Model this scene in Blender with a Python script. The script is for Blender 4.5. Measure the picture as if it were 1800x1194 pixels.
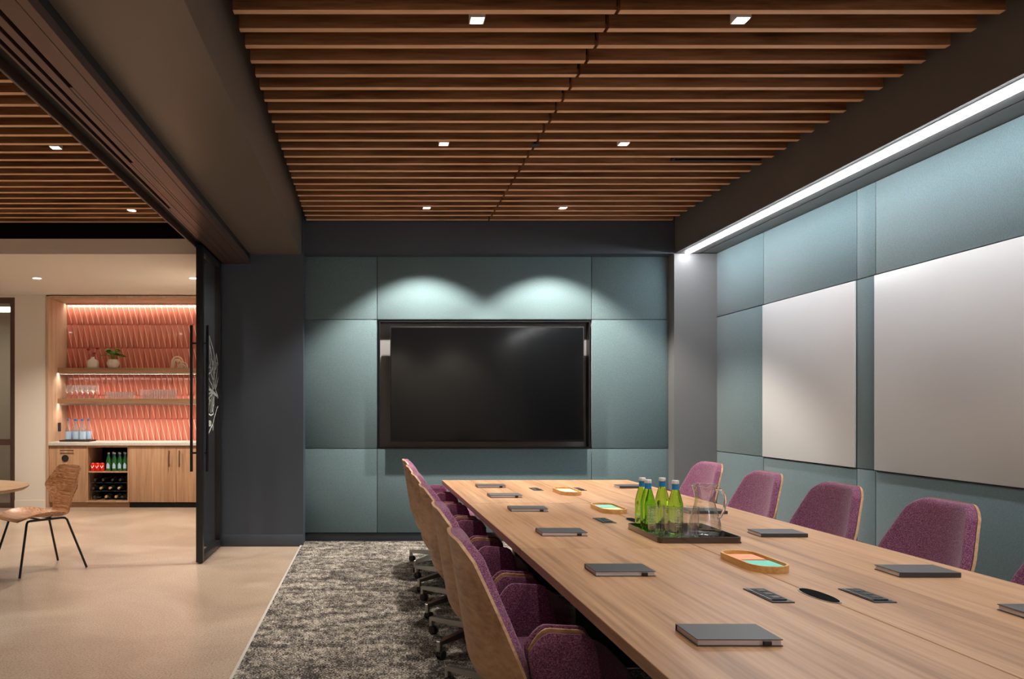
import bpy, bmesh, math, random
from mathutils import Vector, Matrix
random.seed(7)
for o in list(bpy.data.objects):
    bpy.data.objects.remove(o, do_unlink=True)
S = bpy.context.scene
COL = S.collection
PI = math.pi

# ------------------------------------------------------------------ camera
F, VX, VY, H = 1367.0, 655.0, 719.0, 1.31      # focal length (px), vanishing point (px), eye height (m)
cd = bpy.data.cameras.new('camera')
cam = bpy.data.objects.new('camera', cd); COL.objects.link(cam)
cam.location = (0, 0, H); cam.rotation_euler = (PI/2, 0, 0)
cd.sensor_width = 36.0; cd.lens = 36.0*F/1800.0
cd.shift_x = (900-VX)/1800.0; cd.shift_y = (VY-597)/1800.0
cd.clip_start = 0.05; cd.clip_end = 100
S.camera = cam

# ------------------------------------------------------------------ world and exposure
w = bpy.data.worlds.new('world'); S.world = w; w.use_nodes = True
bg = w.node_tree.nodes['Background']; bg.inputs[0].default_value = (0.85, 0.9, 1.0, 1); bg.inputs[1].default_value = 0.05
S.view_settings.view_transform = 'Standard'; S.view_settings.look = 'None'
S.view_settings.gamma = 1.0; S.view_settings.use_curve_mapping = False
S.view_settings.exposure = 0.95
S.cycles.transparent_max_bounces = 24

# light levels (watts), used by the lamp builders below
W_DOWN, W_WASH, W_PANTRY, W_SOFFIT = 66.0, 280.0, 82.0, 110.0
E_COVE, E_NICHE = 33.0, 38.0
WARM, NEUT, COOL = (1.0, 0.875, 0.735), (1.0, 0.90, 0.78), (0.96, 0.98, 1.0)

# ------------------------------------------------------------------ pixel helpers (depth always comes from a known plane)
def atY(px, py, D): return Vector(((px-VX)*D/F, D, H-(py-VY)*D/F))
def atZ(px, py, Z):
    D = (H-Z)*F/(py-VY); return Vector(((px-VX)*D/F, D, Z))
def depthX(px, X): return X*F/(px-VX)

# ------------------------------------------------------------------ mesh helpers
def NB(): return bmesh.new()
def box(bm, x0, x1, y0, y1, z0, z1, bev=0.0, seg=2, M=None):
    r = bmesh.ops.create_cube(bm, size=1.0)
    vs = r['verts']
    bmesh.ops.scale(bm, vec=(abs(x1-x0), abs(y1-y0), abs(z1-z0)), verts=vs)
    bmesh.ops.translate(bm, vec=((x0+x1)/2, (y0+y1)/2, (z0+z1)/2), verts=vs)
    if bev > 0:
        es = list({e for v in vs for e in v.link_edges})
        r2 = bmesh.ops.bevel(bm, geom=es, offset=bev, segments=seg, profile=0.5, affect='EDGES')
        vs = list({v for f in r2['faces'] for v in f.verts} | {v for v in vs if v.is_valid})
    if M is not None: bmesh.ops.transform(bm, matrix=M, verts=vs)
    return vs
def lathe(bm, prof, seg=24, c=(0,0,0), cap0=True, cap1=True, M=None):
    rings = []; allv = []
    for r, z in prof:
        ring = [bm.verts.new((c[0]+r*math.cos(2*PI*i/seg), c[1]+r*math.sin(2*PI*i/seg), c[2]+z)) for i in range(seg)]
        rings.append(ring); allv += ring
    for a, b in zip(rings[:-1], rings[1:]):
        for i in range(seg):
            j = (i+1) % seg
            bm.faces.new((a[i], a[j], b[j], b[i]))
    if cap0: bm.faces.new(list(reversed(rings[0])))
    if cap1: bm.faces.new(rings[-1])
    if M is not None: bmesh.ops.transform(bm, matrix=M, verts=allv)
    return allv
def tube(bm, pts, r, seg=8, closed=False, cap=True):
    pts = [Vector(p) for p in pts]; n = len(pts)
    rr = r if isinstance(r, (list, tuple)) else [r]*n
    rings = []; prevN = None
    for i, p in enumerate(pts):
        if closed: t = pts[(i+1) % n]-pts[i-1]
        else: t = pts[min(i+1, n-1)]-pts[max(i-1, 0)]
        if t.length < 1e-9: t = Vector((0,0,1))
        t.normalize()
        if prevN is None:
            up = Vector((0,0,1)) if abs(t.z) < .9 else Vector((1,0,0))
            nn = t.cross(up).normalized()
        else:
            nn = (prevN - t*prevN.dot(t))
            nn = nn.normalized() if nn.length > 1e-6 else t.orthogonal().normalized()
        prevN = nn; b = t.cross(nn)
        rings.append([bm.verts.new(p+(nn*math.cos(2*PI*k/seg)+b*math.sin(2*PI*k/seg))*rr[i]) for k in range(seg)])
    m = n if closed else n-1
    for i in range(m):
        a, b = rings[i], rings[(i+1) % n]
        for k in range(seg):
            l = (k+1) % seg
            bm.faces.new((a[k], a[l], b[l], b[k]))
    if cap and not closed:
        bm.faces.new(list(reversed(rings[0]))); bm.faces.new(rings[-1])
def prism(bm, poly, z0, z1, M=None):
    a = [bm.verts.new((x, y, z0)) for x, y in poly]; b = [bm.verts.new((x, y, z1)) for x, y in poly]
    n = len(poly)
    bm.faces.new(list(reversed(a))); bm.faces.new(b)
    for i in range(n):
        j = (i+1) % n; bm.faces.new((a[i], a[j], b[j], b[i]))
    if M is not None: bmesh.ops.transform(bm, matrix=M, verts=a+b)
def sheet(bm, P0, P1):
    """closed sheet from two point grids [i][j] (inner, outer)"""
    n, m = len(P0), len(P0[0])
    A = [[bm.verts.new(p) for p in row] for row in P0]
    B = [[bm.verts.new(p) for p in row] for row in P1]
    for i in range(n-1):
        for j in range(m-1):
            bm.faces.new((A[i][j], A[i+1][j], A[i+1][j+1], A[i][j+1]))
            bm.faces.new((B[i][j], B[i][j+1], B[i+1][j+1], B[i+1][j]))
    for i in range(n-1):
        bm.faces.new((A[i][0], B[i][0], B[i+1][0], A[i+1][0])); bm.faces.new((A[i][-1], A[i+1][-1], B[i+1][-1], B[i][-1]))
    for j in range(m-1):
        bm.faces.new((A[0][j], A[0][j+1], B[0][j+1], B[0][j])); bm.faces.new((A[-1][j], B[-1][j], B[-1][j+1], A[-1][j+1]))
def mesh(name, bm, mat, smooth=35):
    bmesh.ops.recalc_face_normals(bm, faces=bm.faces[:])
    me = bpy.data.meshes.new(name); bm.to_mesh(me); bm.free()
    if smooth:
        me.polygons.foreach_set('use_smooth', [True]*len(me.polygons))
        me.set_sharp_from_angle(angle=math.radians(smooth))
    if mat: me.materials.append(mat)
    return me
def put(name, me, parent=None, loc=(0,0,0), rz=0.0):
    o = bpy.data.objects.new(name, me); COL.objects.link(o)
    o.location = loc; o.rotation_euler = (0, 0, rz)
    if parent: o.parent = parent
    return o
def obj(name, bm, mat, parent=None, loc=(0,0,0), rz=0.0, smooth=35):
    return put(name, mesh(name, bm, mat, smooth), parent, loc, rz)
def tag(o, label, cat, group=None):
    o['label'] = label; o['category'] = cat
    if group: o['group'] = group
    return o
def thing(name, label, cat, loc=(0,0,0), rz=0.0, group=None):
    o = bpy.data.objects.new(name, None); COL.objects.link(o)
    o.empty_display_size = .05
    o.location = loc; o.rotation_euler = (0, 0, rz)
    return tag(o, label, cat, group)
def struct(name, bm, mat, parent=None, smooth=35, label=None):
    o = obj(name, bm, mat, parent, smooth=smooth); o['kind'] = 'structure'
    if label: o['label'] = label
    return o
def boxbm(*a, **k):
    bm = NB(); box(bm, *a, **k); return bm
def dup(root, loc, rz, label):
    r = root.copy(); COL.objects.link(r); r.location = loc; r.rotation_euler = (0, 0, rz); r['label'] = label
    for ch in list(root.children):
        c = ch.copy(); COL.objects.link(c); c.parent = r
        for g in list(ch.children):
            d = g.copy(); COL.objects.link(d); d.parent = c
    return r

# ------------------------------------------------------------------ materials
def newmat(name):
    m = bpy.data.materials.new(name); m.use_nodes = True
    nt = m.node_tree; return m, nt, nt.nodes['Principled BSDF']
def plain(name, c, rough=.5, metal=0.0, spec=.5, bump=0.0, bscale=200., var=0.0, coat=0.0, emit=None, estr=0.0):
    m, nt, b = newmat(name)
    b.inputs['Base Color'].default_value = (*c, 1); b.inputs['Roughness'].default_value = rough
    b.inputs['Metallic'].default_value = metal; b.inputs['Specular IOR Level'].default_value = spec
    b.inputs['Coat Weight'].default_value = coat
    if emit: b.inputs['Emission Color'].default_value = (*emit, 1); b.inputs['Emission Strength'].default_value = estr
    if bump or var:
        tc = nt.nodes.new('ShaderNodeTexCoord'); n = nt.nodes.new('ShaderNodeTexNoise')
        n.inputs['Scale'].default_value = bscale; n.inputs['Detail'].default_value = 4
        nt.links.new(tc.outputs['Object'], n.inputs['Vector'])
        if bump:
            bp = nt.nodes.new('ShaderNodeBump'); bp.inputs['Strength'].default_value = bump; bp.inputs['Distance'].default_value = .002
            nt.links.new(n.outputs['Fac'], bp.inputs['Height']); nt.links.new(bp.outputs['Normal'], b.inputs['Normal'])
        if var:
            mx = nt.nodes.new('ShaderNodeMix'); mx.data_type = 'RGBA'
            mx.inputs[6].default_value = (*[x*(1-var) for x in c], 1); mx.inputs[7].default_value = (*[min(1, x*(1+var)) for x in c], 1)
            nt.links.new(n.outputs['Fac'], mx.inputs[0]); nt.links.new(mx.outputs[2], b.inputs['Base Color'])
    return m
def ramp(nt, stops):
    r = nt.nodes.new('ShaderNodeValToRGB'); e = r.color_ramp.elements
    while len(e) < len(stops): e.new(0.5)
    for i, (p, c) in enumerate(stops): e[i].position = p; e[i].color = (*c, 1)
    return r
def coords(nt, scale, rnd=True, rot=(0,0,0)):
    tc = nt.nodes.new('ShaderNodeTexCoord'); mp = nt.nodes.new('ShaderNodeMapping')
    mp.inputs['Scale'].default_value = scale; mp.inputs['Rotation'].default_value = rot
    src = tc.outputs['Object']
    if rnd:
        oi = nt.nodes.new('ShaderNodeObjectInfo'); vm = nt.nodes.new('ShaderNodeVectorMath'); vm.operation = 'MULTIPLY_ADD'
        cx = nt.nodes.new('ShaderNodeCombineXYZ')
        for k in range(3): nt.links.new(oi.outputs['Random'], cx.inputs[k])
        vm.inputs[1].default_value = (13.7, 9.1, 5.3)
        nt.links.new(cx.outputs[0], vm.inputs[0]); nt.links.new(tc.outputs['Object'], vm.inputs[2]); src = vm.outputs[0]
    nt.links.new(src, mp.inputs['Vector']); return mp
def noise(nt, vec, scale, detail=4, rough=.55, dist=0.0):
    n = nt.nodes.new('ShaderNodeTexNoise'); n.inputs['Scale'].default_value = scale
    n.inputs['Detail'].default_value = detail; n.inputs['Roughness'].default_value = rough; n.inputs['Distortion'].default_value = dist
    nt.links.new(vec, n.inputs['Vector']); return n
def wood(name, dark, mid, light, axis='x', rough=.45, stretch=16., freq=60., figure=1.0, coat=0.0, rnd=True):
    m, nt, b = newmat(name)
    k = 1.0/stretch
    sc = {'x': (k, 1, 1), 'y': (1, k, 1), 'z': (1, 1, k)}[axis]
    mp = coords(nt, sc, rnd)
    n1 = noise(nt, mp.outputs[0], freq, 6, .6, .3)          # fine pores
    n2 = noise(nt, mp.outputs[0], freq*.16, 3, .5, 1.2)     # figure
    mx = nt.nodes.new('ShaderNodeMix'); mx.data_type = 'FLOAT'; mx.inputs[0].default_value = .5*figure
    nt.links.new(n1.outputs['Fac'], mx.inputs[2]); nt.links.new(n2.outputs['Fac'], mx.inputs[3])
    r = ramp(nt, [(.36, dark), (.5, mid), (.65, light)])
    nt.links.new(mx.outputs[0], r.inputs[0]); nt.links.new(r.outputs[0], b.inputs['Base Color'])
    b.inputs['Roughness'].default_value = rough; b.inputs['Coat Weight'].default_value = coat; b.inputs['Specular IOR Level'].default_value = .35
    bp = nt.nodes.new('ShaderNodeBump'); bp.inputs['Strength'].default_value = .12; bp.inputs['Distance'].default_value = .0015
    nt.links.new(n1.outputs['Fac'], bp.inputs['Height']); nt.links.new(bp.outputs[0], b.inputs['Normal'])
    return m
def weave(name, c0, c1, c2, scale=420., rough=.9, bump=.5, stretch=5., sheen=.3):
    """woven cloth: two crossed stretched noises"""
    m, nt, b = newmat(name)
    a = coords(nt, (stretch*.2, stretch*.2, .2), True); c = coords(nt, (.2, .2, stretch*.2), True)
    n1 = noise(nt, a.outputs[0], scale, 3, .6); n2 = noise(nt, c.outputs[0], scale, 3, .6)
    mx = nt.nodes.new('ShaderNodeMix'); mx.data_type = 'FLOAT'; mx.inputs[0].default_value = .5
    nt.links.new(n1.outputs['Fac'], mx.inputs[2]); nt.links.new(n2.outputs['Fac'], mx.inputs[3])
    r = ramp(nt, [(.38, c0), (.5, c1), (.63, c2)])
    nt.links.new(mx.outputs[0], r.inputs[0]); nt.links.new(r.outputs[0], b.inputs['Base Color'])
    b.inputs['Roughness'].default_value = rough; b.inputs['Sheen Weight'].default_value = sheen; b.inputs['Specular IOR Level'].default_value = .15
    bp = nt.nodes.new('ShaderNodeBump'); bp.inputs['Strength'].default_value = bump; bp.inputs['Distance'].default_value = .002
    nt.links.new(mx.outputs[0], bp.inputs['Height']); nt.links.new(bp.outputs[0], b.inputs['Normal'])
    return m
def emission(name, c, s):
    m = bpy.data.materials.new(name); m.use_nodes = True; nt = m.node_tree
    nt.nodes.remove(nt.nodes['Principled BSDF'])
    e = nt.nodes.new('ShaderNodeEmission'); e.inputs[0].default_value = (*c, 1); e.inputs[1].default_value = s
    nt.links.new(e.outputs[0], nt.nodes['Material Output'].inputs[0]); return m
def thinglass(name, tint=(1,1,1), blend=.12, rough=.02, body=.03, power=4.0):
    m = bpy.data.materials.new(name); m.use_nodes = True; nt = m.node_tree
    nt.nodes.remove(nt.nodes['Principled BSDF'])
    t = nt.nodes.new('ShaderNodeBsdfTransparent'); t.inputs[0].default_value = (*tint, 1)
    g = nt.nodes.new('ShaderNodeBsdfGlossy'); g.inputs['Roughness'].default_value = rough
    lw = nt.nodes.new('ShaderNodeLayerWeight'); lw.inputs[0].default_value = .5      # facing: the same from both sides of a thin pane
    pw = nt.nodes.new('ShaderNodeMath'); pw.operation = 'POWER'; pw.inputs[1].default_value = power; nt.links.new(lw.outputs['Facing'], pw.inputs[0])
    ma = nt.nodes.new('ShaderNodeMath'); ma.operation = 'MULTIPLY_ADD'; ma.inputs[1].default_value = blend; ma.inputs[2].default_value = body; nt.links.new(pw.outputs[0], ma.inputs[0])
    mx = nt.nodes.new('ShaderNodeMixShader'); nt.links.new(ma.outputs[0], mx.inputs[0])
    nt.links.new(t.outputs[0], mx.inputs[1]); nt.links.new(g.outputs[0], mx.inputs[2])
    nt.links.new(mx.outputs[0], nt.nodes['Material Output'].inputs[0]); return m
def solidglass(name, c, ior=1.4, rough=0.0):
    m, nt, b = newmat(name)
    b.inputs['Base Color'].default_value = (*c, 1); b.inputs['Transmission Weight'].default_value = 1.0
    b.inputs['IOR'].default_value = ior; b.inputs['Roughness'].default_value = rough; return m

M = {}
M['slat'] = wood('walnut_slat', (.12, .048, .021), (.28, .124, .058), (.46, .225, .112), 'x', .40, 14, 40, 1.0)
M['slat_lit'] = wood('slat_lit_underside', (.66, .38, .21), (.80, .50, .30), (.88, .60, .39), 'x', .45, 18, 46, 1.0)
M['table'] = wood('oak_table', (.235, .120, .058), (.40, .225, .120), (.52, .315, .178), 'y', .36, 34, 55, 1.0)
M['shell'] = wood('oak_shell', (.30, .16, .08), (.46, .27, .15), (.57, .36, .21), 'y', .45, 12, 55, 1.0)
M['ply'] = wood('walnut_ply', (.22, .085, .035), (.42, .20, .095), (.60, .33, .175), 'y', .33, 90, 75, .25)
M['cab'] = wood('oak_cabinet', (.36, .20, .115), (.46, .275, .165), (.55, .345, .215), 'z', .45, 22, 60, 1.0)
M['lining'] = wood('oak_lining', (.44, .29, .19), (.53, .37, .25), (.60, .43, .31), 'z', .5, 22, 50, 1.0)
M['shelfwood'] = wood('oak_shelf', (.27, .15, .085), (.36, .21, .12), (.44, .27, .16), 'x', .45, 22, 60, 1.0)
M['tray_wood'] = wood('beech_tray', (.52, .27, .09), (.64, .36, .13), (.72, .44, .18), 'y', .4, 12, 60, .6)
M['round_top'] = wood('oak_round_top', (.36, .22, .12), (.46, .30, .17), (.54, .37, .23), 'x', .4, 20, 60, 1.0)
M['teal'] = weave('teal_felt', (.072, .124, .142), (.115, .178, .199), (.182, .258, .279), 760, .95, .4, 6)
M['purple'] = weave('purple_tweed', (.050, .012, .042), (.165, .050, .112), (.44, .20, .30), 900, .95, .8, 2.5, .2)
M['wall_dark'] = plain('charcoal_paint', (.044, .058, .080), .5, var=.05, bscale=3)
M['column'] = plain('mid_grey_paint', (.17, .172, .178), .5, var=.03, bscale=3)
M['soffit_right'] = plain('grey_soffit_paint', (.125, .122, .12), .5, var=.03, bscale=3)
M['soffit'] = plain('taupe_charcoal_paint', (.135, .112, .092), .38, var=.04, bscale=3)
M['bronze'] = plain('dark_bronze_metal', (.115, .070, .058), .36, .5, bump=.03, bscale=60)
M['black'] = plain('matte_black', (.010, .010, .011), .6)
M['black_metal'] = plain('black_powder_coat', (.014, .015, .018), .4, .3)
M['blacktop'] = plain('cavity_black', (.006, .006, .006), .95, spec=.05)
M['white_wall'] = plain('warm_white_paint', (.74, .69, .62), .75, var=.02, bscale=2)
M['white_trim'] = plain('aluminium_trim', (.62, .60, .57), .4, .3)
M['board'] = plain('matte_glass_board', (.78, .79, .81), .30, spec=.35)
M['steel'] = plain('brushed_steel', (.42, .40, .38), .28, 1.0, bump=.05, bscale=150)
M['rubber'] = plain('black_rubber', (.015, .015, .016), .55)
M['cover'] = plain('black_notebook_cover', (.045, .045, .052), .42, bump=.15, bscale=500)
M['pages'] = plain('notebook_pages', (.62, .56, .58), .85, bump=.2, bscale=400)
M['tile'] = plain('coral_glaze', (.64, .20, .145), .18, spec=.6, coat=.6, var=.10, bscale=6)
M['ridge_glint'] = plain('coral_ridge_glint', (.86, .52, .40), .18, spec=.6, coat=.6)
M['grout'] = plain('grout', (.40, .13, .10), .9)
M['counter'] = plain('terrazzo_counter', (.62, .58, .54), .3, var=.28, bscale=70)
M['ceramic'] = plain('white_ceramic', (.78, .74, .68), .6, bump=.1, bscale=40)
M['leaf'] = plain('green_leaf', (.10, .27, .03), .45, var=.5, bscale=30)
M['lime_leaf'] = plain('yellow_green_leaf', (.45, .48, .04), .45)
M['stem'] = plain('brown_stem', (.12, .08, .03), .7)
M['red_petal'] = plain('dark_red_petal', (.30, .01, .02), .6)
M['red_can'] = plain('red_can', (.75, .018, .014), .25, .3)
M['white_print'] = plain('white_print', (.85, .85, .82), .6)
M['alu'] = plain('aluminium', (.7, .7, .7), .25, 1.0)
M['bluecap'] = plain('blue_cap', (.02, .16, .42), .4)
M['neckblue'] = plain('blue_neck_label', (.01, .20, .52), .35)
M['cap_white'] = plain('silver_white_cap', (.80, .80, .80), .3, .2)
M['pale_label'] = plain('pale_blue_label', (.40, .56, .74), .5)
M['gold'] = plain('gold_foil', (.62, .42, .16), .35, .6)
M['wine'] = plain('dark_wine_glass', (.008, .014, .008), .08, spec=.8, coat=.5)
M['sand'] = plain('cream_sculpture', (.80, .62, .44), .6)
M['smoke_tray'] = plain('dark_brown_lacquer', (.035, .020, .016), .15, spec=.6, coat=.6)
M['screen'] = plain('tv_glass', (.003, .003, .0035), .10, spec=.22)
M['bezel'] = plain('tv_bezel', (.02, .02, .022), .3, .5)
M['niche_grey'] = plain('niche_grey_paint', (.20, .20, .21), .5)
M['salmon'] = plain('salmon_paper', (.82, .36, .22), .8)
M['teal_paper'] = plain('teal_paper', (.18, .62, .52), .8)
M['cream_paper'] = plain('cream_paper', (.85, .72, .42), .8)
M['etch'] = plain('white_vinyl', (.86, .92, .88), .7)
M['glass'] = thinglass('clear_glass', (.985, .99, .99), .6, .02)
M['tumbler'] = thinglass('tumbler_glass', (.97, .98, .98), 1.0, .05, .17, 2.4)
M['doorglass'] = thinglass('door_glass', (.95, .97, .98), .35, .01)
M['crystal'] = solidglass('thick_clear_glass', (1, 1, 1), 1.45)
M['green_glass'] = solidglass('lime_green_glass', (.42, .86, .10), 1.33)
M['dark_green_glass'] = plain('green_bottle', (.012, .10, .025), .08, spec=.7, coat=.5)
M['clear_bottle'] = thinglass('clear_bottle_glass', (.96, .97, .99), .9, .30, .20)
M['led'] = emission('led_strip', COOL, E_COVE)
M['led_warm'] = emission('led_warm_strip', WARM, E_NICHE)
M['led_top'] = emission('led_top_strip', WARM, E_NICHE*.45)
M['lamp'] = emission('downlight_lens', (1, .95, .88), 9.0)
M['lamp_soft'] = emission('luminaire_panel', (1, .97, .92), 4.0)

# polished concrete
def concrete():
    m, nt, b = newmat('polished_concrete')
    mp = coords(nt, (1, 1, 1), False)
    n1 = noise(nt, mp.outputs[0], 1.3, 6, .62, .8); n2 = noise(nt, mp.outputs[0], 95, 2, .7)
    r = ramp(nt, [(.28, (.33, .245, .185)), (.5, (.42, .325, .25)), (.72, (.51, .415, .33))])
    r2 = ramp(nt, [(.38, (.62, .58, .55)), (.5, (.97, .97, .97)), (.64, (1.12, 1.12, 1.12))])
    nt.links.new(n1.outputs['Fac'], r.inputs[0]); nt.links.new(n2.outputs['Fac'], r2.inputs[0])
    mx = nt.nodes.new('ShaderNodeMix'); mx.data_type = 'RGBA'; mx.blend_type = 'MULTIPLY'; mx.inputs[0].default_value = 1.0
    nt.links.new(r.outputs[0], mx.inputs[6]); nt.links.new(r2.outputs[0], mx.inputs[7]); nt.links.new(mx.outputs[2], b.inputs['Base Color'])
    rr = nt.nodes.new('ShaderNodeMapRange'); rr.inputs[3].default_value = .24; rr.inputs[4].default_value = .38
    nt.links.new(n1.outputs['Fac'], rr.inputs[0]); nt.links.new(rr.outputs[0], b.inputs['Roughness'])
    b.inputs['Specular IOR Level'].default_value = .5
    return m
M['concrete'] = concrete()
def carpet():
    m, nt, b = newmat('flecked_carpet')
    mp = coords(nt, (.55, 1, 1), False); mq = coords(nt, (1, .5, 1), False)
    n1 = noise(nt, mp.outputs[0], 175, 2, .65); n2 = noise(nt, mp.outputs[0], 9, 5, .7); n3 = noise(nt, mq.outputs[0], 30, 3, .6)
    a = nt.nodes.new('ShaderNodeMath'); a.operation = 'MULTIPLY_ADD'; a.inputs[1].default_value = .45
    nt.links.new(n2.outputs['Fac'], a.inputs[0]); nt.links.new(n1.outputs['Fac'], a.inputs[2])
    c = nt.nodes.new('ShaderNodeMath'); c.operation = 'MULTIPLY_ADD'; c.inputs[1].default_value = .35
    nt.links.new(n3.outputs['Fac'], c.inputs[0]); nt.links.new(a.outputs[0], c.inputs[2])
    r = ramp(nt, [(.0, (.014, .013, .014)), (.40, (.038, .035, .036)), (.49, (.15, .135, .122)), (.58, (.50, .46, .40))])
    mr = nt.nodes.new('ShaderNodeMapRange'); mr.inputs[1].default_value = .57; mr.inputs[2].default_value = 1.32
    nt.links.new(c.outputs[0], mr.inputs[0]); nt.links.new(mr.outputs[0], r.inputs[0]); nt.links.new(r.outputs[0], b.inputs['Base Color'])
    b.inputs['Roughness'].default_value = 1.0; b.inputs['Specular IOR Level'].default_value = .05
    bp = nt.nodes.new('ShaderNodeBump'); bp.inputs['Strength'].default_value = .8; bp.inputs['Distance'].default_value = .004
    nt.links.new(n1.outputs['Fac'], bp.inputs['Height']); nt.links.new(bp.outputs[0], b.inputs['Normal'])
    return m
M['carpet'] = carpet()

# ------------------------------------------------------------------ the setting
XW, YB, ZC = 3.30, 7.61, 2.805           # right panel face, back panel face, soffit underside
YN = -2.0                                # wall behind the camera
YL = 10.28                               # far wall of the pantry
XL = -7.0
struct('floor', boxbm(XL-.1, XW+.15, YN-.1, 13.1, -.08, 0), M['concrete'])
cp = struct('floor_carpet', boxbm(-.675, XW, YN, YB+.04, 0, .012), M['carpet'], label='black and cream flecked carpet under the conference table')
struct('trim_1', boxbm(-.69, -.675, YN, 7.40, 0, .013), M['white_trim'])

# back wall of the meeting room: backing, plinth, fabric panels, niche
wb = struct('wall_back', boxbm(-.70, XW+.1, 7.74, 7.84, 0, 3.45), M['wall_dark'])
gx = [atY(p, 0, YB).x for p in (534, 663, 1040, 1178)]
gz = [atY(0, p, YB).z for p in (451, 562, 789, 937)]
bm = NB()      # backing with an opening for the screen niche
nx0, nx1, nz1, nz0 = atY(667, 0, YB).x, atY(1037, 0, YB).x, atY(0, 565, YB).z, atY(0, 787, YB).z
box(bm, -.70, nx0, 7.65, 7.74, 0, 3.45); box(bm, nx1, 2.95, 7.65, 7.74, 0, 3.45)
box(bm, nx0, nx1, 7.65, 7.74, 0, nz0); box(bm, nx0, nx1, 7.65, 7.74, nz1, 3.45)
o = obj('backing', bm, M['wall_dark'], wb)
g = .003
for i in range(3):
    for j in range(3):
        if i == 1 and j == 1: continue
        obj('acoustic_panel', boxbm(gx[i]+g, gx[i+1]-g, YB, YB+.04, gz[j+1]+g, gz[j]-g, bev=.003), M['teal'], wb)
bm = NB()
t = .007
box(bm, nx0, nx0+t, YB-.004, 7.73, nz0, nz1); box(bm, nx1-t, nx1, YB-.004, 7.73, nz0, nz1)
box(bm, nx0+t, nx1-t, YB-.004, 7.73, nz0, nz0+t); box(bm, nx0+t, nx1-t, YB-.004, 7.73, nz1-t, nz1)
obj('niche_frame', bm, M['black_metal'], wb)
obj('niche_back', boxbm(nx0+t, nx1-t, 7.715, 7.735, nz0+t, nz1-t), M['niche_grey'], wb)
struct('baseboard_back', boxbm(-.66, 2.893, 7.638, 7.65, 0, .09, bev=.002), M['wall_dark'])

# bulkhead over the screen wall, column, right soffit
YK = 7.46
struct('trim_bulkhead', boxbm(-.66, 2.90, YK, 7.65, 2.80, 3.45), M['wall_dark'], label='charcoal bulkhead above the screen wall')
struct('wall_column', boxbm(2.893, XW+.04, YK, 7.72, 0, 2.80), M['column'], label='grey column between the screen wall and whiteboard wall')
wr = struct('wall_right', boxbm(XW+.05, XW+.15, YN-.1, 7.84, 0, 3.45), M['wall_dark'])
vs = [7.46-.002, depthX(1342, XW), depthX(1506, XW), depthX(1539, XW), 2.55, 2.35, .9, -.6, YN]
z0, z1, z2, z3 = .10, .905, 2.19, ZC
for a, b in zip(vs[:-1], vs[1:]):
    obj('acoustic_panel', boxbm(XW, XW+.045, b+g, a-g, z2+g, z3-.004, bev=.003), M['teal'], wr)
    obj('acoustic_panel', boxbm(XW, XW+.045, b+g, a-g, z0, z1-g, bev=.003), M['teal'], wr)
    obj('acoustic_panel', boxbm(XW, XW+.045, b+g, a-g, z1+g, z2-g, bev=.003), M['teal'], wr)
struct('baseboard_right', boxbm(XW+.012, XW+.045, YN, 7.45, 0, .098), M['wall_dark'])
# soffit along the whiteboard wall, with the light slot
bm = NB()
box(bm, 2.90, 3.140, YN, YK, ZC, 3.45); box(bm, 3.150, XW+.05, YN, YK, ZC, 3.45); box(bm, 3.14, 3.15, YN, YK, ZC+.03, 3.45)
struct('ceiling_right', bm, M['soffit_right'], label='charcoal soffit along the whiteboard wall')
cv = thing('linear_light', 'long cool white linear light slot along the whiteboard wall soffit', 'light', (3.0075, 2.7, ZC))
bm = NB()
prof = [(-.021, -.0015), (-.019, -.009), (-.011, -.015), (.0, -.017), (.011, -.015), (.019, -.009), (.021, -.0015)]
A_ = [bm.verts.new((x, YN+.05-2.7, z)) for x, z in prof]; B_ = [bm.verts.new((x, YK-.03-2.7, z)) for x, z in prof]
n = len(prof)
for i in range(n):
    j = (i+1) % n; bm.faces.new((A_[i], A_[j], B_[j], B_[i]))
bm.faces.new(A_); bm.faces.new(list(reversed(B_)))
obj('lens', bm, M['led'], cv)
bm = NB()
box(bm, -.075, .120, YN+.02-2.7, YK-.002-2.7, -.0014, -.0002)
obj('channel', bm, M['soffit_right'], cv)

# left soffit, pier, sliding-door header
XH0, XH1 = -1.505, -1.165
struct('ceiling_left', boxbm(XH1, -.677, YN, 7.40, 2.777, 3.45), M['soffit'], label='taupe charcoal soffit beside the slatted ceiling')
struct('wall_left', boxbm(-1.66, -.66, 7.40, 7.74, 0, 2.80), M['wall_dark'], label='charcoal pier beside the glass door')
struct('trim_pier', boxbm(-1.66, -.66, 7.41, 7.74, 2.80, 3.45), M['wall_dark'])
struct('baseboard_left', boxbm(-1.66, -.66, 7.393, 7.40, .0, .115, bev=.002), M['wall_dark'])
hd = struct('trim_header', boxbm(XH0+.004, XH1, YN, 7.40, 2.735, 3.45), M['black_metal'], label='dark bronze sliding door header')
slots = [(-1.306, -1.288, 3.345), (-1.360, -1.342, 4.367), (-1.408, -1.388, 5.36)]
xs = [XH1, -1.288, -1.306, -1.342, -1.360, -1.388, -1.408, -1.425]
def strip(x0, x1, y0, y1, z=2.69): obj('track_cover', boxbm(min(x0, x1), max(x0, x1), y0, y1, z, 2.735, bev=.0015, seg=1), M['bronze'], hd)
strip(-1.205, XH1, YN, 7.40); strip(-1.286, -1.2065, YN, 7.40)
strip(-1.342, -1.306, YN, 7.40); strip(-1.388, -1.360, YN, 7.40); strip(-1.420, -1.408, YN, 7.40)
for a, b, e in slots: strip(a, b, e, 7.40, 2.692)
strip(-1.505, -1.492, YN, 7.40, 2.675)
obj('track', boxbm(-1.492, -1.420, YN, 7.40, 2.725, 2.735), M['black'], hd)

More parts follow.
